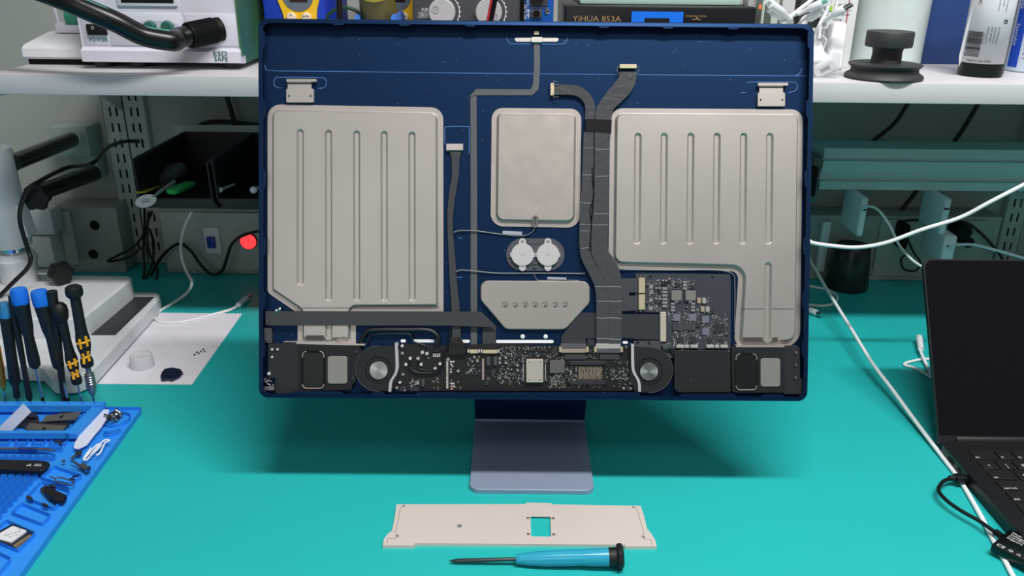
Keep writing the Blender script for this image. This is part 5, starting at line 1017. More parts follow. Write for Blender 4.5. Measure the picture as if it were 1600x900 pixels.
loose('memory_chip_scrap', [(84, 690), (88, 687), (99, 689), (95, 693)], MZ-.003, .003, m_ic, 'small black connector in the right compartment below the tray', 'connector', .0005)
t = thing('flex_connector', 'small grey flexible connector under the tip of the white opener', 'connector', Z(120, 710, MZ))
bm = BM(); zprism(bm, [(118, 706), (121, 704), (129, 704.5), (126, 710.5), (117, 710)], MZ+E, MZ+.0012, .0004); obj('head', bm, m_ic, t); bm = BM(); zprism(bm, [(116, 710), (120, 710), (113, 717), (109, 716.5)], MZ+E, MZ+.0008, .0003); obj('tail', bm, m_dgrey, t)
t = thing('clip_connector', 'metal-tipped dark clip connector with a needle, below the paper clips', 'connector', Z(130, 728, MZ))
bm = BM(); zprism(bm, [(124, 728), (128, 723), (141, 729), (136, 735)], MZ+E, MZ+.003, .0006); zprism(bm, [(113, 720), (115, 719.5), (127, 726), (124, 728)], MZ+E, MZ+.002, .0003); obj('body', bm, m_dgrey, t); bm = BM(); zprism(bm, [(133, 733), (140, 727.5), (141.5, 729), (135.5, 735)], MZ+E, MZ+.0034, .0003); tube(bm, [Z(110, 727, MZ+.001), Z(126, 731.5, MZ+.001)], .0004, 6, 0); obj('contact', bm, m_steel, t)
loose('tiny_chip', [(96, 720.5), (99, 718), (102.5, 719), (99.5, 722)], MZ+E, .001, m_dgrey, 'tiny grey chip left of the dark clip connector', 'chip')
bm = BM(); tube(bm, [Z(a, b, MZ+.001) for a, b in ((78, 744.5), (86, 748), (88, 752), (100, 756), (113, 758), (116, 753), (110, 750.5), (92, 746), (86, 748))], .0008, 8, 5); o = obj('sim_eject_tool', bm, m_steel); o['label'] = 'steel SIM eject tool with an oblong loop on the blue mat'; o['category'] = 'SIM tool'
for i, q in enumerate(([(112, 744), (120, 741.5), (123, 742.5), (114, 745.5)], [(108, 747.5), (111, 746.5), (117, 748), (115, 749.5)])): loose('navy_strip', q, MZ+E, .0012, mat('navy_plastic', (26, 30, 84), .4), ('longer' if i == 0 else 'shorter')+' of two tiny navy slivers near the loop of the SIM tool', 'strip')
loose('black_connector', [(62, 764), (70, 758), (78, 760), (82, 773), (78, 782)], .0022, .004, m_ic, 'black angular connector piece under the black block in the blue pocket', 'connector', .001)
loose('black_block', [(68, 762), (74, 759), (104, 773), (98, 780), (86, 781), (70, 768)], .0064, .005, m_mblack, 'black oblong plastic block lying in the second blue pocket', 'block', .0015, .0006)
for i, q in enumerate(([(76, 757.5), (80, 755), (88, 758), (84, 761)], )): loose('black_ring', q, .0022, .004, m_ic, 'tiny black ring piece behind the black block', 'ring', .0008)
for i, q in enumerate(([(40, 776), (43, 773.5), (50, 776.5), (52, 781.5)], [(64, 787), (68, 785), (75, 788.5), (76, 791.5)])): loose('black_clip', q, MZ+E, .0022, m_ic, ('small black curved clip at the left of the black block' if i == 0 else 'small black half-moon clip nearer the viewer than the black block'), 'clip', .0006)
t = thing('ssd_module', 'small green-black solid state drive module with a white label in the blue pocket', 'drive', Z(20, 838, .0022))
bm = BM(); zprism(bm, [(-8, 833), (18, 819), (50, 833), (18, 855), (-10, 846)], .0022, .0042, .0006); obj('board', bm, mat('dark_navy_board', (24, 34, 52), .4), t)
bm = BM(); zprism(bm, [(-6, 836), (20, 821.5), (42, 829), (17, 847), (-6, 841)], .0042, .0059, .0012); obj('white_label', bm, m_white, t)
bm = BM(); zprism(bm, [(20, 852), (46, 835), (51, 836), (24, 855)], .0021, .0044); obj('gold_edge', bm, mat('dull_gold', (160, 136, 106), .4, .5), t)
bm = BM(); q = Z(6, 838, .0061); TS = Matrix.Translation((q.x, q.y, .00592)) @ Matrix.Rotation(.55, 4, 'Z')
text(bm, 'SSD 512GB', .003, TS, .00004); text(bm, '5V 1.2A', .0025, TS @ Matrix.Translation((.004, -.0045, 0)), .00004); text(bm, 'CE', .003, TS @ Matrix.Translation((.012, .004, 0)), .00004); obj('label_print', bm, m_dgrey, t)
# ------------------------------------------------------------ things on the shelf
random.seed(33)
E_ = .0003
def sbox(bm, x0, x1, ytop, yf, depth, z0=SHZ+E_, bev=0, top=None):
    a, b = Y(x0, 90, yf).x, Y(x1, 90, yf).x; z1 = top if top is not None else Y((x0+x1)/2, ytop, yf).z; box(bm, (a, yf, z0), (b, yf+depth, z1), bev=bev); return a, b, z1
def ftext(bm, s, px, py, y, size, rot=0, sx=1, align='LEFT', th=.0001): text(bm, s, size, front(px, py, y) @ Matrix.Rotation(rot, 4, 'Z'), th, align, sx)
# hot-air station (left)
m_st = mat('lavender_white_plastic', (214, 214, 226), .35); m_grn = mat('green_print', (30, 110, 100), .6)
YF = 1.05
st_ = thing('rework_station', 'white soldering rework station with a thick black hose, at the left end of the shelf', 'soldering station', Y(250, 97, YF))
a0_, b0_ = Y(129, 97, YF).x, Y(377, 99, YF).x; zb_ = SHZ+.007; H1 = .145
YZ = lambda x=0: Matrix(((0, 0, 1, x), (1, 0, 0, 0), (0, 1, 0, 0), (0, 0, 0, 1)))
bm = BM(); prof = [(YF+.012, zb_), (YF+.000, zb_+.002), (YF, zb_+.0150), (YF+.006, zb_+.0185), (YF+.006, zb_+H1), (YF+.23, zb_+H1), (YF+.23, zb_)]
prism(bm, prof, a0_, b0_, YZ()); obj('front_housing', bm, m_st, st_)
bm = BM(); box(bm, (b0_-.001, YF+.02, zb_), (b0_+.0006, YF+.228, zb_+H1-.004)); box(bm, (b0_-.001, YF+.004, zb_+.01), (b0_+.0012, YF+.02, zb_+H1)); obj('side_panel', bm, mat('green_grey_metal_side', (70, 122, 84), .3, .3, noise=.5, nscale=14), st_, label='glossy green side panel')
yk = YF+.006
bm = BM(); p = Y(176, 0, yk); q = Y(178, 75, yk)
box(bm, (Y(170, 40, yk).x, yk-.0012, Y(0, 69, yk).z), (Y(285, 40, yk).x, yk+.001, Y(0, 18, yk).z), bev=.0006); box(bm, (a0_+.003, yk-.0006, Y(0, 69, yk).z), (Y(168, 40, yk).x, yk+.001, zb_+H1), bev=.0004)
box(bm, (Y(290, 40, yk).x, yk-.0009, Y(0, 69, yk).z), (b0_-.002, yk+.001, Y(0, 18, yk).z), bev=.0006); obj('raised_panel', bm, m_st, st_)
bm = BM(); box(bm, (Y(184, 4, yk).x, yk-.003, Y(230, 10, yk).z), (Y(278, 4, yk).x, yk+.001, zb_+H1-.015), bev=.002); obj('display_bezel', bm, m_white, st_)
bm = BM(); box(bm, (Y(191, 4, yk).x, yk-.0036, Y(230, 4.5, yk).z), (Y(273, 4, yk).x, yk-.002, zb_+H1-.025), bev=.0006); obj('display', bm, m_black, st_)
bm = BM(); c = Y(244, 42, yk); prism(bm, circ(c.x, c.z, .031, 40, ry=.008), 0, .0014, Matrix(((1, 0, 0, 0), (0, 0, -1, yk), (0, 1, 0, 0), (0, 0, 0, 1))), bev=.0006); obj('control_pod', bm, mat('lavender_grey_plastic', (196, 196, 212), .35), st_)
for x in (236, 263):
    bm = BM(); c = Y(x, 42, yk); lathe(bm, [(.0078, 0), (.0078, .004), (.006, .0065), (.001, .007)], frame_from((c.x, yk-.001, c.z), (0, -1, 0)), 28); obj('round_button', bm, mat('glossy_green_button', (46, 100, 90), .15, coat=.6), st_)
bm = BM(); box(bm, (Y(136, 40, yk).x, yk-.004, Y(0, 53, yk).z), (Y(167, 40, yk).x, yk, Y(0, 36, yk).z), bev=.001); obj('power_switch', bm, m_black, st_)
bm = BM(); ftext(bm, 'O', 142, 46, yk-.0045, .0055); obj('switch_mark', bm, m_lab, st_)
bm = BM(); ftext(bm, 'POWER', 139.5, 64.5, yk-.0008, .0058, sx=1.15); ftext(bm, 'ESD', 333, 87, YF-.0004, .0085, sx=1.25); ftext(bm, 'SAFE', 335, 95.5, YF-.0004, .0078, sx=1.05); obj('front_print', bm, m_grn, st_, label='dark green lettering')
for x in (145, 200, 350):
    for yy in (YF+.03, YF+.2): bm = BM(); cx_ = Y(x, 100, YF).x; cyl(bm, (cx_, yy, SHZ+E_), (cx_, yy, zb_+.001), .011); obj('foot', bm, m_dgrey, st_)
pc_ = Y(330, 47, yk)
bm = BM(); fr = frame_from((pc_.x+.004, yk-.001, pc_.z), (-.62, -.78, -.12)); lathe(bm, [(.0155, -.006)]+[(.0155 if i % 2 else .0138, .002*i) for i in range(18)]+[(.0145, .036)], fr, 28); obj('hose_collar', bm, m_rub, st_)
e_ = fr @ Vector((0, 0, .034)); hp_ = [e_, fr @ Vector((0, 0, .05)), Y(270, 64, yk-.06), Y(225, 56, yk-.072), Y(180, 34, yk-.085), Y(138, 16, yk-.09), Y(100, 0, yk-.09), Y(40, -22, yk-.08), Y(-30, -40, yk-.06)]
bm = BM(); tube(bm, hp_, .0118, 20, 10); obj('air_hose', bm, mat('black_hose', (17, 19, 20), .3), st_)
bm = BM(); tube(bm, [p_+Vector((0, -.004, .0110)) for p_ in hp_[2:]], .0016, 8, 10); obj('hose_highlight', bm, mat('teal_highlight', (40, 130, 112), .4), st_)  # glossy teal reflection on the hose, painted as a thin raised strip
# low white unit behind it
yl = 1.085
lt = thing('solder_feeder', 'low white sloping bench device behind the rework station at the end of the shelf', 'bench device', Y(90, 97, yl))
bm = BM(); x0, x1 = Y(36, 90, yl).x, a0_-.0015; prof = [(yl+.003, SHZ+.007), (yl, SHZ+.010), (yl+.001, SHZ+.020), (yl+.008, SHZ+.024), (yl+.07, SHZ+.034), (yl+.16, SHZ+.036), (yl+.16, SHZ+.007)]; prism(bm, prof, x0, x1, YZ()); obj('housing', bm, m_white, lt)
bm = BM(); box(bm, (x0+.004, yl+.004, SHZ+E_), (x1, yl+.155, SHZ+.007)); obj('rubber_base', bm, m_rub, lt)
bm = BM(); q = Y(96, 50, yl+.07); tube(bm, [(q.x, yl+.07, SHZ+.036), (q.x-.003, yl+.07, SHZ+.065), (q.x-.005, yl+.075, SHZ+.10)], .002, 8); box(bm, (q.x-.002, yl+.06, SHZ+.034), (q.x+.03, yl+.09, SHZ+.046), bev=.001); obj('wire_guide', bm, m_st, lt)
bm = BM(); q = Y(108, 26, yl+.07); cyl(bm, (q.x, yl+.07, q.z), (q.x+.02, yl+.07, q.z), .014); obj('spool', bm, mat('teal_spool', (60, 150, 124), .4), lt)
# blue and yellow stations
m_hb = mat('royal_blue_plastic', (30, 62, 178), .4); m_hy = mat('yellow_panel', (238, 190, 36), .45); m_hg = mat('slate_grey_panel', (98, 108, 120), .5)
def hakko(x0, x1, cxp, label, yf, scale=1.0):
    t = thing('soldering_station', label, 'soldering station', Y((x0+x1)/2, 100, yf), 'blue and yellow soldering stations')
    bm = BM(); a, b, z1 = sbox(bm, x0, x1, 0, yf, .15, bev=.006, top=SHZ+.135); obj('housing', bm, m_hb, t)
    F2 = Matrix(((1, 0, 0, 0), (0, 0, -1, yf), (0, 1, 0, 0), (0, 0, 0, 1))); c = Y(cxp, 0, yf); k = yf*1.0/F
    def pt(dx, py): return (c.x+dx*k, Y(cxp, py, yf).z)
    bm = BM(); o = [pt(-38, -20), pt(-26, 20), pt(-23, 40), pt(23, 40), pt(26, 14), pt(36, -20), pt(36, -60), pt(-38, -60)]; prism(bm, rpoly(o, .003), 0, .0025, F2, bev=.0006); obj('yellow_panel', bm, m_hy, t)
    bm = BM(); prism(bm, circ(*pt(-1, -8), 23*k, 36), .0025, .0034, F2); obj('dial_panel', bm, m_hg, t)
    bm = BM(); u, v = pt(-13, 2.5), pt(13, -14); box(bm, (u[0], u[1], .003), (v[0], v[1], .0042), F2); obj('display', bm, mat('dark_red_display', (44, 24, 24), .3), t)
    for dx in (-12.5, 10):
        bm = BM(); u = pt(dx, 27); lathe(bm, [(7*k, 0), (7*k, .003), (6*k, .0042), (.0004, .0045)], Matrix(((1, 0, 0, u[0]), (0, 0, -1, yf-.0025), (0, 1, 0, u[1]), (0, 0, 0, 1))), 24); obj('button', bm, mat('cream_button', (236, 218, 196), .5), t)
    bm = BM(); u = pt(-14.7, 23.5); vv = pt(-12.5, 20.8); tube(bm, [(u[0], yf-.0072, u[1]-.001), (vv[0], yf-.0072, vv[1]), (2*vv[0]-u[0], yf-.0072, u[1]-.001)], .0003, 5, 0)
    u = pt(4.8, 26); text(bm, 'ENTER', .0028, Matrix(((1, 0, 0, u[0]), (0, 0, -1, yf-.0072), (0, 1, 0, u[1]), (0, 0, 0, 1)))); obj('button_mark', bm, m_dgrey, t)
hakko(417, 515, 467.5, 'blue and yellow soldering station just above the left end of the computer', 1.13)
hakko(566, 650, 620, 'blue and yellow soldering station half hidden behind the iron holder', 1.20)
ho = thing('iron_holder', 'blue iron holder with a yellow and khaki funnel, between the blue stations', 'iron holder', Y(590, 100, 1.08))
bm = BM(); xa_, xb_ = Y(552, 60, 1.08).x, Y(624, 60, 1.08).x; F2 = Matrix(((1, 0, 0, 0), (0, 0, -1, 1.12), (0, 1, 0, 0), (0, 0, 0, 1)))
cxx = (xa_+xb_)/2; prism(bm, rpoly([(xa_-.01, SHZ+E_), (xb_+.01, SHZ+E_), (xb_, SHZ+.045), (xb_-.006, Y(614, 7, 1.10).z), (xb_-.012, SHZ+.05), (xa_+.012, SHZ+.05), (xa_+.006, Y(557, 7, 1.10).z), (xa_, SHZ+.045)], .003), -.04, .04, F2); obj('holder_base', bm, mat('light_blue_plastic', (74, 128, 222), .4), ho)
q = Y(586, 20, 1.075); fr = frame_from((q.x, 1.13, SHZ+.03), (0, -.55, .80)); L = .082
bm = BM(); lathe(bm, [(.014, 0), (.023, .02), (.0235, .045), (.021, L-.006)], fr, 28); obj('funnel_body', bm, mat('khaki_plastic', (116, 106, 54), .45), ho)
bm = BM(); lathe(bm, [(.0208, L-.007), (.0222, L-.004), (.0222, L), (.017, L), (.016, L-.006)], fr, 28, cap=False); obj('funnel_rim', bm, mat('bright_yellow_plastic', (240, 216, 54), .4), ho)
bm = BM(); lathe(bm, [(.0165, L-.02), (.0165, L-.003), (.010, L-.002), (.009, L-.015)], fr, 24); obj('iron_grip', bm, m_rub, ho)
cable('iron_cable', [Y(529, -20, 1.05), Y(530, 0, 1.05), Y(531, 30, 1.05), Y(533, 70, 1.06)], .0036, m_cab, 'straight black iron cable hanging in front of the blue stations')
cable('iron_cable', [Y(512, 45, 1.09), Y(512, 26, 1.09), Y(524, 15, 1.09), Y(541, 12, 1.09), Y(556, 17, 1.09), Y(569, 30, 1.09), Y(574, 50, 1.09)], .0022, mat('dark_green_cable', (24, 62, 50), .35), 'thin dark green cable bowed between the two blue stations')
# bench power supply with knobs
yp = 1.10
ps = thing('power_supply', 'dark grey bench power supply with two round silver knobs', 'power supply', Y(730, 100, yp))
bm = BM(); sbox(bm, 647, 812, 0, yp, .18, bev=.003, top=SHZ+.13); obj('case', bm, mat('dark_grey_case', (66, 68, 72), .5), ps)
bm = BM(); sbox(bm, 808.5, 818, 0, yp+.003, .15, top=SHZ+.13); obj('side_edge', bm, m_rub, ps)
for cxp, dx, dy in ((691.5, -9, -4), (764, 8.5, 6)):
    c = Y(cxp, 18.5, yp); fr = Matrix(((1, 0, 0, c.x), (0, 0, -1, yp), (0, 1, 0, c.z), (0, 0, 0, 1))); k = yp/F
    bm = BM(); lathe(bm, [(19.5*k, 0), (19.5*k, .012), (18*k, .0135), (.0005, .0135)], fr, 40); kn = obj('knob', bm, mat('pearl_grey_knob', (182, 180, 182), .4), ps)
    bm = BM(); lathe(bm, [(5.2*k, .0132), (5.2*k, .0142), (4.4*k, .0142), (4.0*k, .0137), (.0002, .0136)], fr @ Matrix.Translation((dx*k, -dy*k*1.0, 0)), 20); obj('finger_dimple', bm, mat('pale_dimple', (164, 162, 164), .5), kn)
    bm = BM(); tube(bm, [fr @ Vector((25*k*cos(a), 25*k*sin(a), .0003)) for a in [(-.5+1.9*i/12) for i in range(13)]], .0006, 6, 2)
    for i in range(5): a = -.5+.25*i; q = fr @ Vector((26*k*cos(a), 26*k*sin(a), .0003)); bmesh.ops.create_icosphere(bm, subdivisions=1, radius=.0012, matrix=Matrix.Translation(q))
    obj('dial_scale', bm, m_lab, ps)
bm = BM(); ftext(bm, '长按', 658, 17, yp, .0046); ftext(bm, 'Long Press', 653.5, 20.5, yp, .0030, sx=1.1); ftext(bm, '短按/锁定', 655, 24.5, yp, .0032); ftext(bm, 'Lock/Unlock', 652.8, 27.5, yp, .0028, sx=1.1); obj('panel_print', bm, m_lab, ps)
t = thing('test_probe', 'black test probe with a red stripe leaning in front of the right silver knob', 'probe', Y(764, 40, 1.06))
bm = BM(); tube(bm, [Y(760, 60, 1.07), Y(774, -12, 1.06)], .0044, 12, 0); obj('barrel', bm, m_rub, t)
bm = BM(); tube(bm, [Y(756.2, 60, 1.066), Y(770.4, -12, 1.056)], .0014, 8, 0); obj('stripe', bm, mat('red_stripe', (196, 44, 60), .4), t)
# blue tester box
yt = 1.09
bt = thing('tester_module', 'small blue module with two black sockets and a screw, right of the power supply', 'tester', Y(845, 100, yt))
bm = BM(); sbox(bm, 819, 863, 0, yt, .06, bev=.002, top=SHZ+.11); obj('case', bm, mat('blue_module', (18, 78, 158), .35), bt)
for py, r, h in ((-3, .0085, 12), (21.5, .0045, 6.5)):
    bm = BM(); u, v = Y(829, py+h, yt), Y(856 if py < 0 else 847 , py-h, yt); box(bm, (u.x, yt-.003, u.z), (v.x, yt, v.z), bev=.0006); obj('socket', bm, m_dgrey, bt)
    c = Y(839 if py < 0 else 838, py, yt); bm = BM(); lathe(bm, [(r, .003), (r, .0045), (r*.7, .0045), (r*.65, .0032), (.0015, .0032), (.001, .0046)], Matrix(((1, 0, 0, c.x), (0, 0, -1, yt), (0, 1, 0, c.z), (0, 0, 0, 1))), 24); obj('jack', bm, m_hole, bt)
c = Y(855, 17.5, yt); bm = BM(); lathe(bm, [(.0032, 0), (.0032, .0012), (.002, .0024), (.0004, .0026)], Matrix(((1, 0, 0, c.x), (0, 0, -1, yt), (0, 1, 0, c.z), (0, 0, 0, 1))), 16); obj('screw', bm, m_steel, bt)
bm = BM(); ftext(bm, 'DC 5-12V', 822.5, 30, yt, .0042, pi/2); ftext(bm, 'USB IN', 826.5, 9, yt, .0036, pi/2); box(bm, (Y(829, 12, yt).x, yt-.0004, Y(829, 12.5, yt).z), (Y(855, 12, yt).x, yt, Y(829, 11.7, yt).z)); tube(bm, [Y(825.5, 15, yt-.0006), Y(825.5, 29, yt-.0006)], .0004, 5, 0)
for z_ in (17, 24): c = Y(825.5, z_, yt-.0006); prism(bm, circ(c.x, c.z, .0018, 12), 0, .0004, Matrix(((1, 0, 0, 0), (0, 0, -1, yt), (0, 1, 0, 0), (0, 0, 0, 1))), holes=[circ(c.x, c.z, .0012, 12)])
obj('module_print', bm, m_lab, bt)
# long black preheater with lettering, glass-fronted box behind
yy_ = 1.10
yh = thing('preheater', 'long low black preheater with tan lettering and a blue label', 'preheater', Y(1028, 100, yy_))
bm = BM(); a, b, z1 = sbox(bm, 881, 1174, 10, yy_, .20, bev=.002); obj('case', bm, mat('black_steel_case', (12, 14, 18), .35), yh)
bm = BM(); ftext(bm, 'YiHUA 853A', 894.5, 33.2, yy_, .0098, sx=1.16, th=.0002); ftext(bm, 'MADE IN CHINA', 1071, 26.5, yy_, .0034, sx=1.05); obj('case_lettering', bm, mat('tan_print', (150, 124, 88), .5), yh); bm = BM(); box(bm, (Y(1082, 30, yy_).x, yy_-.0004, Y(1082, 31, yy_).z), (Y(1095, 30, yy_).x, yy_, Y(1082, 29.8, yy_).z)); box(bm, (Y(1087, 30, yy_).x, yy_-.0004, Y(1088, 31, yy_).z), (Y(1090, 30, yy_).x, yy_, Y(1088, 27, yy_).z)); obj('case_symbol', bm, MATS['tan_print'], yh)
bm = BM(); u, v = Y(985.5, 45, yy_), Y(1068, 18.5, yy_); box(bm, (u.x, yy_-.001, u.z), (v.x, yy_, v.z)); lb_ = obj('blue_label', bm, mat('bright_blue_label', (22, 112, 228), .4), yh)
bm = BM(); u, v = Y(1006, 45, yy_), Y(1046, 28.5, yy_); box(bm, (u.x, yy_-.0014, u.z), (v.x, yy_-.0009, v.z)); obj('label_window', bm, m_hole, lb_)
gl = thing('ultrasonic_cleaner', 'pale green-white tray device lying on the black preheater', 'device', Y(1010, 8, 1.16))
bm = BM(); u, v = Y(903, 9, 1.16), Y(1148, 9, 1.16); box(bm, (u.x, 1.13, z1+.0003), (v.x, 1.28, z1+.012), bev=.002); obj('tray', bm, mat('pale_green_glass', (176, 206, 194), .15), gl)
bm = BM(); box(bm, (u.x+.012, 1.14, z1+.012), (v.x-.014, 1.27, z1+.03), bev=.002); obj('lid', bm, mat('pale_grey_lid', (206, 212, 208), .3), gl)
# boxes between the preheater and the cable box
def stdbox(name, x0, x1, yf, dep, hz, m, label, catg='box', bev=.0008):
    t = thing(name, label, catg, Y((x0+x1)/2, 100, yf)); bm = BM(); r = sbox(bm, x0, x1, 0, yf, dep, bev=bev, top=SHZ+hz); obj('carton', bm, m, t); return t
w1 = stdbox('carton', 1160, 1197, 1.16, .03, .15, mat('off_white_card', (212, 214, 214), .6), 'narrow off-white upright carton right of the black preheater')
w2 = stdbox('carton', 1182, 1208, 1.12, .03, .15, mat('pale_sage_card', (178, 192, 182), .6), 'pale sage carton with an orange mark, left of the white cables')
bm = BM(); u, v = Y(1185, 14, 1.12), Y(1190.5, 7, 1.12); box(bm, (u.x, 1.1196, u.z), (v.x, 1.12, v.z)); obj('orange_mark', bm, mat('orange_print', (236, 120, 66), .5), w2)
bm = BM(); ftext(bm, 'x1', 1184, 20, 1.1196, .004); ftext(bm, 'x1', 1183, 25, 1.1196, .004); obj('carton_print', bm, m_dgrey, w2)
bm = BM(); u, v = Y(1192, 40, 1.12), Y(1207, 6, 1.12); box(bm, (u.x, 1.1195, u.z), (v.x, 1.12, v.z)); obj('dark_panel', bm, mat('dark_olive_print', (78, 86, 74), .6), w2)
w3 = stdbox('carton', 1212, 1232, 1.15, .04, .14, mat('grey_white_card', (196, 198, 200), .6), 'grey-white carton behind the white cable ends')
w4 = stdbox('carton', 1240, 1288, 1.17, .03, .15, mat('dark_grey_card', (54, 58, 58), .6), 'dark grey upright carton behind the middle of the white cables')
# printed card box
yb_ = 1.135
cb_ = stdbox('medicine_box', 1284, 1328, yb_, .03, .14, mat('white_card', (222, 226, 226), .5), 'white printed box with a crimson border behind the clear cable box')
bm = BM(); u, v = Y(1329, 38, yb_), Y(1326.5, -20, yb_); 
tube(bm, [Y(1322, 37, yb_-.0004), Y(1327.5, 0, yb_-.0004), Y(1330, -20, yb_-.0004)], .0006, 6, 0); tube(bm, [Y(1304, 36, yb_-.0004), Y(1322, 37.5, yb_-.0004)], .0006, 6, 0); obj('crimson_border', bm, mat('crimson_print', (178, 36, 70), .5), cb_)
bm = BM()
for i, s in enumerate(('INFORMATION', 'Directions: use as', 'directed on label', 'Warnings')): ftext(bm, s, 1303-i*.8, 9+i*7.5, yb_, .0032)
for i in range(6): u = Y(1305-i*1.2, 46+i*6, yb_); box(bm, (u.x+.008, yb_-.0004, u.z), (u.x+.008+.006-.0005*i, yb_, u.z+.0018))
obj('carton_print', bm, mat('dull_green_print', (74, 96, 90), .6), cb_)
bm = BM(); u, v = Y(1293, 17, yb_), Y(1301, 9, yb_); box(bm, (u.x, yb_-.001, u.z), (v.x, yb_, v.z)); obj('lime_sticker', bm, mat('lime_print', (164, 214, 60), .5), cb_)
# clear box with adapters
yc = 1.035
m_clr = mat('clear_acrylic', (225, 232, 235), .05, alpha=.22)
cbx = thing('clear_box', 'clear acrylic box holding white plugs and cables at the shelf edge', 'box', Y(1260, 121, yc))
xa_, xb_ = Y(1195, 120, yc).x, Y(1309.5, 120, yc).x; zt_ = Y(1312, 84, yc).z; tt = .0015; za = SHZ+E_
bm = BM(); box(bm, (xa_, yc, za), (xb_, yc+.075, za+tt)); box(bm, (xa_, yc, za+tt), (xb_, yc+tt, zt_)); box(bm, (xa_, yc+.075-tt, za+tt), (xb_, yc+.075, zt_)); box(bm, (xa_, yc+tt, za+tt), (xa_+tt, yc+.075-tt, zt_)); box(bm, (xb_-tt, yc+tt, za+tt), (xb_, yc+.075-tt, zt_)); obj('acrylic_case', bm, m_clr, cbx)
m_wa = mat('glossy_white_adapter', (236, 237, 240), .22)
def brick(name, base, top, w, d, label, port=False, catg='adapter'):
    base = Vector(base); top = Vector(top); fr = frame_from(base, top-base, (1, 0, 0)); L = (top-base).length; t = thing(name, label, catg, base, 'white adapters in the clear box'); bm = BM(); box(bm, (-w/2, -d/2, 0), (w/2, d/2, L), fr, min(w, d)*.22, 3); obj('body', bm, m_wa, t)
    return t, fr, L
t, fr, L = brick('usb_adapter', Y(1279, 100, yc+.012)+Vector((0, 0, 0)), Y(1262, 48, yc+.05), .020, .013, 'white plug adapter leaning at the left inside the clear box')
bm = BM(); q = fr; box(bm, (-.005, -.0022, -.0003), (.005, .0022, .0004), fr); obj('port', bm, mat('grey_port', (120, 118, 120), .5), t)
p0 = Y(1289, 108, yc+.006); p1 = Y(1268, 84, yc+.05); fr = frame_from(p0, (p0-p1), (.85, .1, .55))
t = thing('usb_adapter', 'white adapter showing its grey USB port at the front of the clear box', 'adapter', p0, 'white adapters in the clear box')
bm = BM(); prism(bm, rpoly([(-.0125, -.0075), (.0125, -.0075), (.0125, .0075), (-.0125, .0075)], .005, 5), -.04, 0, fr, bev=.0006); obj('body', bm, m_wa, t)
bm = BM(); box(bm, (-.0062, -.003, -.001), (.0062, .003, .0003), fr); obj('port', bm, mat('grey_port', (120, 118, 120)), t); bm = BM(); box(bm, (-.0045, -.0008, .0002), (.0045, .0010, .0006), fr); obj('port_tongue', bm, m_hole, t)
brick('power_adapter', Y(1301, 111, yc+.03), Y(1309, 36, yc+.045), .0185, .02, 'tall upright white adapter at the right inside the clear box')
brick('power_adapter', Y(1291, 104, yc+.06), Y(1290, 42, yc+.06), .014, .012, 'slim white adapter behind the others in the clear box')
cbs = [([(1255, 80), (1248, 45), (1222, 40), (1240, 22), (1268, 0), (1285, -18)], .0024, 'thick white cable rising to the upper right from the heap in the clear box'),
       ([(1225, 60), (1232, 30), (1250, 20), (1262, 8), (1270, -20)], .0018, 'white cable curling up through the middle of the heap'),
       ([(1270, 70), (1278, 45), (1288, 25), (1296, 5), (1300, -15)], .0026, 'white cable standing nearly upright at the right of the heap'),
       ([(1262, 65), (1275, 50), (1290, 32), (1300, 24)], .0024, 'white cable leading to the metal-tipped plug at the right'),
       ([(1215, 50), (1245, 40), (1255, 28), (1262, 24)], .0018, 'thin white cable crossing at the left of the heap'),
       ([(1280, 60), (1284, 40), (1302, 22), (1308, 0), (1304, -20)], .0018, 'thin white cable hooking over the right plug'),
       ([(1240, 60), (1262, 30), (1280, 12), (1292, 4)], .0030, 'fat white cable end under the green-tinged one'),
       ([(1283, 55), (1277, 75), (1286, 95), (1282, 108)], .0017, 'thin white cable dropping inside the clear box'),
       ([(1272, 50), (1290, 62), (1286, 80), (1294, 98)], .0017, 'second thin white cable dropping inside the clear box')]
for i, (pts, r, lb_) in enumerate(cbs): cable('usb_cable', [Y(a, b, yc+.018+.006*(i % 5)+.003*j) for j, (a, b) in enumerate(pts)], r, m_cable, lb_, group='white cables in the clear box')
def plug(a, b, yv, r, tipl, label, tipm=None):
    A, B = Y(*a, yv), Y(*b, yv-.01); t = thing('cable_plug', label, 'plug', B, 'white plugs above the clear box'); bm = BM(); fr = frame_from(A, B-A); L = (B-A).length
    lathe(bm, [(r*.5, -.012), (r*.6, 0), (r, .003), (r, L-.001), (r*.85, L)], fr, 16); obj('grip', bm, m_wa, t)
    if tipl: bm = BM(); prism(bm, rpoly([(-r*.75, -r*.35), (r*.75, -r*.35), (r*.75, r*.35), (-r*.75, r*.35)], r*.3, 3), L, L+tipl, fr); obj('contact', bm, tipm or m_steel, t)
plug((1301, 24), (1320, 13), yc+.01, .0050, .009, 'white plug with a steel tip pointing up right above the clear box')
plug((1225, 22), (1203, 6), yc+.02, .0055, .006, 'upper white plug pointing to the upper left above the clear box', m_cable)
plug((1228, 30), (1206, 18), yc+.03, .0048, .006, 'lower white plug pointing to the upper left above the clear box', m_cable)
plug((1262, 15), (1285, 4), yc+.02, .0048, .006, 'white plug with a green-tinged collar in the middle of the heap', mat('mint_collar', (150, 214, 194), .4))
plug((1262, 30), (1281, 18), yc+.028, .0055, .004, 'fat white plug below the green-tinged one', m_cable)
# pale round tub
q = Y(1374, 100, 1.20)
tub = thing('plastic_tub', 'tall pale green-white round tub behind the black knob', 'tub', (q.x, 1.20, SHZ))
bm = BM(); lathe(bm, [(.044, SHZ+E_), (.047, SHZ+.004), (.0475, SHZ+.15), (.0455, SHZ+.15), (.045, SHZ+.006)], Matrix.Translation((q.x-.004, 1.180, 0)), 48); obj('tub_wall', bm, mat('mint_white_plastic', (206, 220, 218), .35), tub)
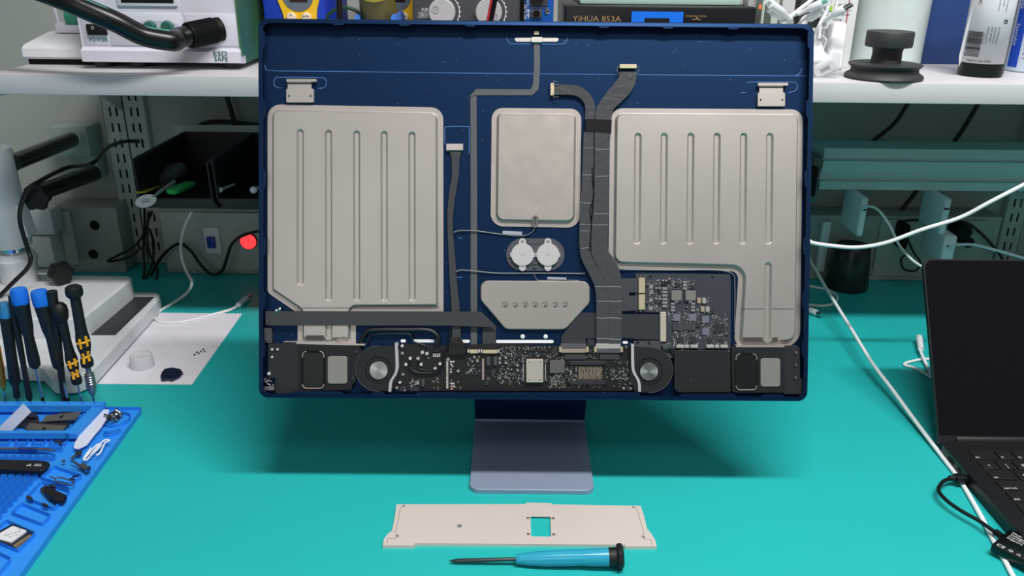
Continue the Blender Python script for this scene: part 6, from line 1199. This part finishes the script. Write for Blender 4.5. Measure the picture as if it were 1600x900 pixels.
# dark blue folder
yf_ = 1.19
u, v = Y(1411, 110, yf_), Y(1530, 110, yf_); bm = BM(); box(bm, (u.x, yf_, SHZ+E_), (v.x, yf_+.05, SHZ+.155), bev=.001); fo = thing('storage_box', 'plain dark blue upright box between the pale tub and the bottle', 'box', ((u.x+v.x)/2, yf_, SHZ)); obj('box_body', bm, mat('matte_navy_card', (44, 70, 126), .5, noise=.04, nscale=6), fo)
# black knob-shaped suction tool
q = Z(1379, 122, SHZ); sx_, sy_ = q.x, SHF+.040
su = thing('suction_cup', 'black rubber suction cup lifter with a grooved foot at the shelf edge', 'suction cup', (sx_, sy_, SHZ))
Ts = Matrix.Translation((sx_, sy_, SHZ+E_)); m_su = mat('charcoal_rubber', (52, 53, 55), .55)
bm = BM(); lathe(bm, [(.0435, 0), (.0455, .002), (.0445, .0045), (.039, .008), (.0385, .012), (.042, .0155), (.0425, .017), (.040, .0178), (.017, .018)], Ts, 56); obj('grooved_foot', bm, m_su, su)
bm = BM(); lathe(bm, [(.0175, .017), (.0168, .03), (.018, .0375)], Ts, 36); obj('neck', bm, m_su, su)
bm = BM(); lathe(bm, [(.018, .0365), (.0262, .037), (.027, .0385), (.027, .0535), (.026, .055), (.001, .0555)], Ts, 44); obj('grip_disc', bm, m_su, su)
# dark bottle with a white label
yb2 = 1.075; q = Z(1532, 117, SHZ); R = .0262; bx2, by2 = Y(1532, 110, yb2).x, yb2
bo = thing('bottle', 'dark green glass bottle with a torn white barcode label, right of the navy box', 'bottle', (bx2, by2, SHZ)); Tb = Matrix.Translation((bx2, by2, SHZ+E_))
bm = BM(); lathe(bm, [(R-.004, 0), (R-.001, .001), (R, .004), (R, .155), (R-.006, .165)], Tb, 48); obj('glass', bm, mat('dark_green_glass', (8, 22, 17), .14, spec=.25), bo)
Rl = R+.0005; zl0 = .0165
bm = BM(); rows = []
for k in range(33):
    a = radians(-205+k*(150)/32); rows.append((bm.verts.new(Tb @ Vector((Rl*cos(a), Rl*sin(a), zl0))), bm.verts.new(Tb @ Vector((Rl*cos(a), Rl*sin(a), .15)))))
for k in range(32): face(bm, [rows[k][0], rows[k+1][0], rows[k+1][1], rows[k][1]])
a = radians(-205); f0 = Tb @ Vector((Rl*cos(a), Rl*sin(a), zl0-.004)); 
lab = obj('paper_label', bm, mat('white_label_paper', (218, 220, 226), .5), bo)
so_ = lab.modifiers.new('thick', 'SOLIDIFY'); so_.thickness = .0003; so_.offset = 1
bm = BM(); a1 = radians(-176); e = Vector((Rl*cos(a1), Rl*sin(a1), 0))
pts = [e+Vector((0, 0, zl0+.002)), e+Vector((-.004, -.003, zl0-.006)), e+Vector((-.007, -.004, zl0+.008)), e+Vector((-.004, -.002, .055)), e+Vector((0, 0, .092))]
vs = [bm.verts.new(Tb @ p_) for p_ in pts]; vs2 = [bm.verts.new(Tb @ (p_+Vector((.0004, .0004, 0)))) for p_ in pts]; face(bm, vs); face(bm, vs2[::-1])
for i in range(5): face(bm, [vs[i], vs[(i+1) % 5], vs2[(i+1) % 5], vs2[i]])
obj('torn_flap', bm, mat('white_label_paper', (218, 220, 226)), bo, smooth=0)
def wrap(fn, ang, z0, m, name, rot=0):
    """flat print wrapped round the bottle: local x -> arc, y -> height"""
    b2 = BM(); fn(b2); Mr = Matrix.Rotation(rot, 4, 'Z')
    for v in b2.verts:
        p_ = Mr @ v.co; a = radians(ang)+p_.x/Rl; r = Rl+.0005+max(p_.z, 0); v.co = Tb @ Vector((r*cos(a), r*sin(a), z0+p_.y))
    return obj(name, b2, m, bo)
m_pr = mat('dark_print', (52, 52, 58), .6)
def bars(b2):
    x = 0; random.seed(5)
    while x < .0285: w = random.choice((.0003, .0005, .0009, .0013)); [box(b2, (.0195*j/10, x, 0), (.0195*(j+1)/10, x+w, .0001)) for j in range(10)]; x += w+random.choice((.0004, .0007, .001))
wrap(bars, -172, .0245, m_pr, 'barcode')
def lines(ss, sz, gap):
    def fn(b2):
        for i, s in enumerate(ss): text(b2, s, sz, Matrix.Rotation(-pi/2, 4, 'Z') @ Matrix.Translation((0, i*gap, 0)), .00005)
    return fn
wrap(lambda b2: text(b2, 'Made in the USA', .0040, ID, .00005), -158, .0182, m_pr, 'label_print')
wrap(lines(('http://jaxwax.com', '(562) 330-6024', 'visit JaxWax.com', 'For MSDS please'), .0028, .0038), -122, .060, m_pr, 'label_print')
wrap(lines(('34 50Z 40Z',), .0028, .003), -129, .052, mat('grey_print', (120, 120, 126), .6), 'label_print')
wrap(lines(('for use with only', 'For detailed', 'removal of grease'), .0028, .0042), -108, .098, MATS['grey_print'], 'label_print')
wrap(lines(('TOXIC',), .0062, .003), -158, .104, m_hole, 'label_print')
wrap(lambda b2: prism(b2, [(0, 0), (.004, 0), (.005, .002), (.004, .0045), (0, .0045), (.0008, .002)], 0, .0001, ID, holes=[[(.0012, .001), (.0032, .001), (.0032, .0034), (.0014, .0034)]]), -88, .064, m_pr, 'label_symbol')
# blue and white canister
yq = 1.13; q = Y(1620, 112, yq); R2 = .0450
ca = thing('spray_can', 'white can with a blue band and small print, far right of the shelf', 'can', (q.x, yq, SHZ)); Tc = Matrix.Translation((q.x, yq, SHZ+E_))
bm = BM(); lathe(bm, [(R2-.002, 0), (R2, .002), (R2, .17), (R2-.004, .175)], Tc, 56); obj('can_body', bm, mat('cool_white_can', (206, 218, 236), .3), ca)
def cwrap(fn, ang, z0, m, name):
    b2 = BM(); fn(b2)
    for v in b2.verts: a = radians(ang)+v.co.x/R2; r = R2+.0003+max(v.co.z, 0); v.co = Tc @ Vector((r*cos(a), r*sin(a), z0+v.co.y))
    obj(name, b2, m, ca)
def bandf(b2):
    for k in range(12): box(b2, (-.006+k*.0012, .006, 0), (-.006+(k+1)*.0012, .17, .0001))
cwrap(bandf, -164, 0, mat('cobalt_print', (24, 76, 196), .35), 'blue_band')
cwrap(lambda b2: [text(b2, 'Specialist', .0075, Matrix.Translation((-.003, .06+i*.045, .0002)) @ Matrix.Rotation(-pi/2, 4, 'Z'), .00005) for i in range(3)], -166, 0, m_lab, 'band_print')
cwrap(lambda b2: prism(b2, rpoly([(0, 0), (.0085, 0), (.0085, .0085), (0, .0085)], .0012, 3), 0, .0001), -142, .052, MATS['cobalt_print'], 'blue_icon')
cwrap(lambda b2: text(b2, 'f', .0095, Matrix.Translation((.004, .001, .0002)), .00005), -142, .052, m_lab, 'icon_letter')
cwrap(lambda b2: [text(b2, s, .0034, Matrix.Translation((0, -i*.0058, 0)), .00005) for i, s in enumerate(('Model D23', 'Haken Safety', 'Branchburg', 'To de New Jersey'))], -148, .034, m_dgrey, 'can_print')
cwrap(lambda b2: text(b2, 'Need safety?', .0036, ID, .00005), -142, .043, mat('magenta_print', (200, 40, 110), .5), 'can_print')
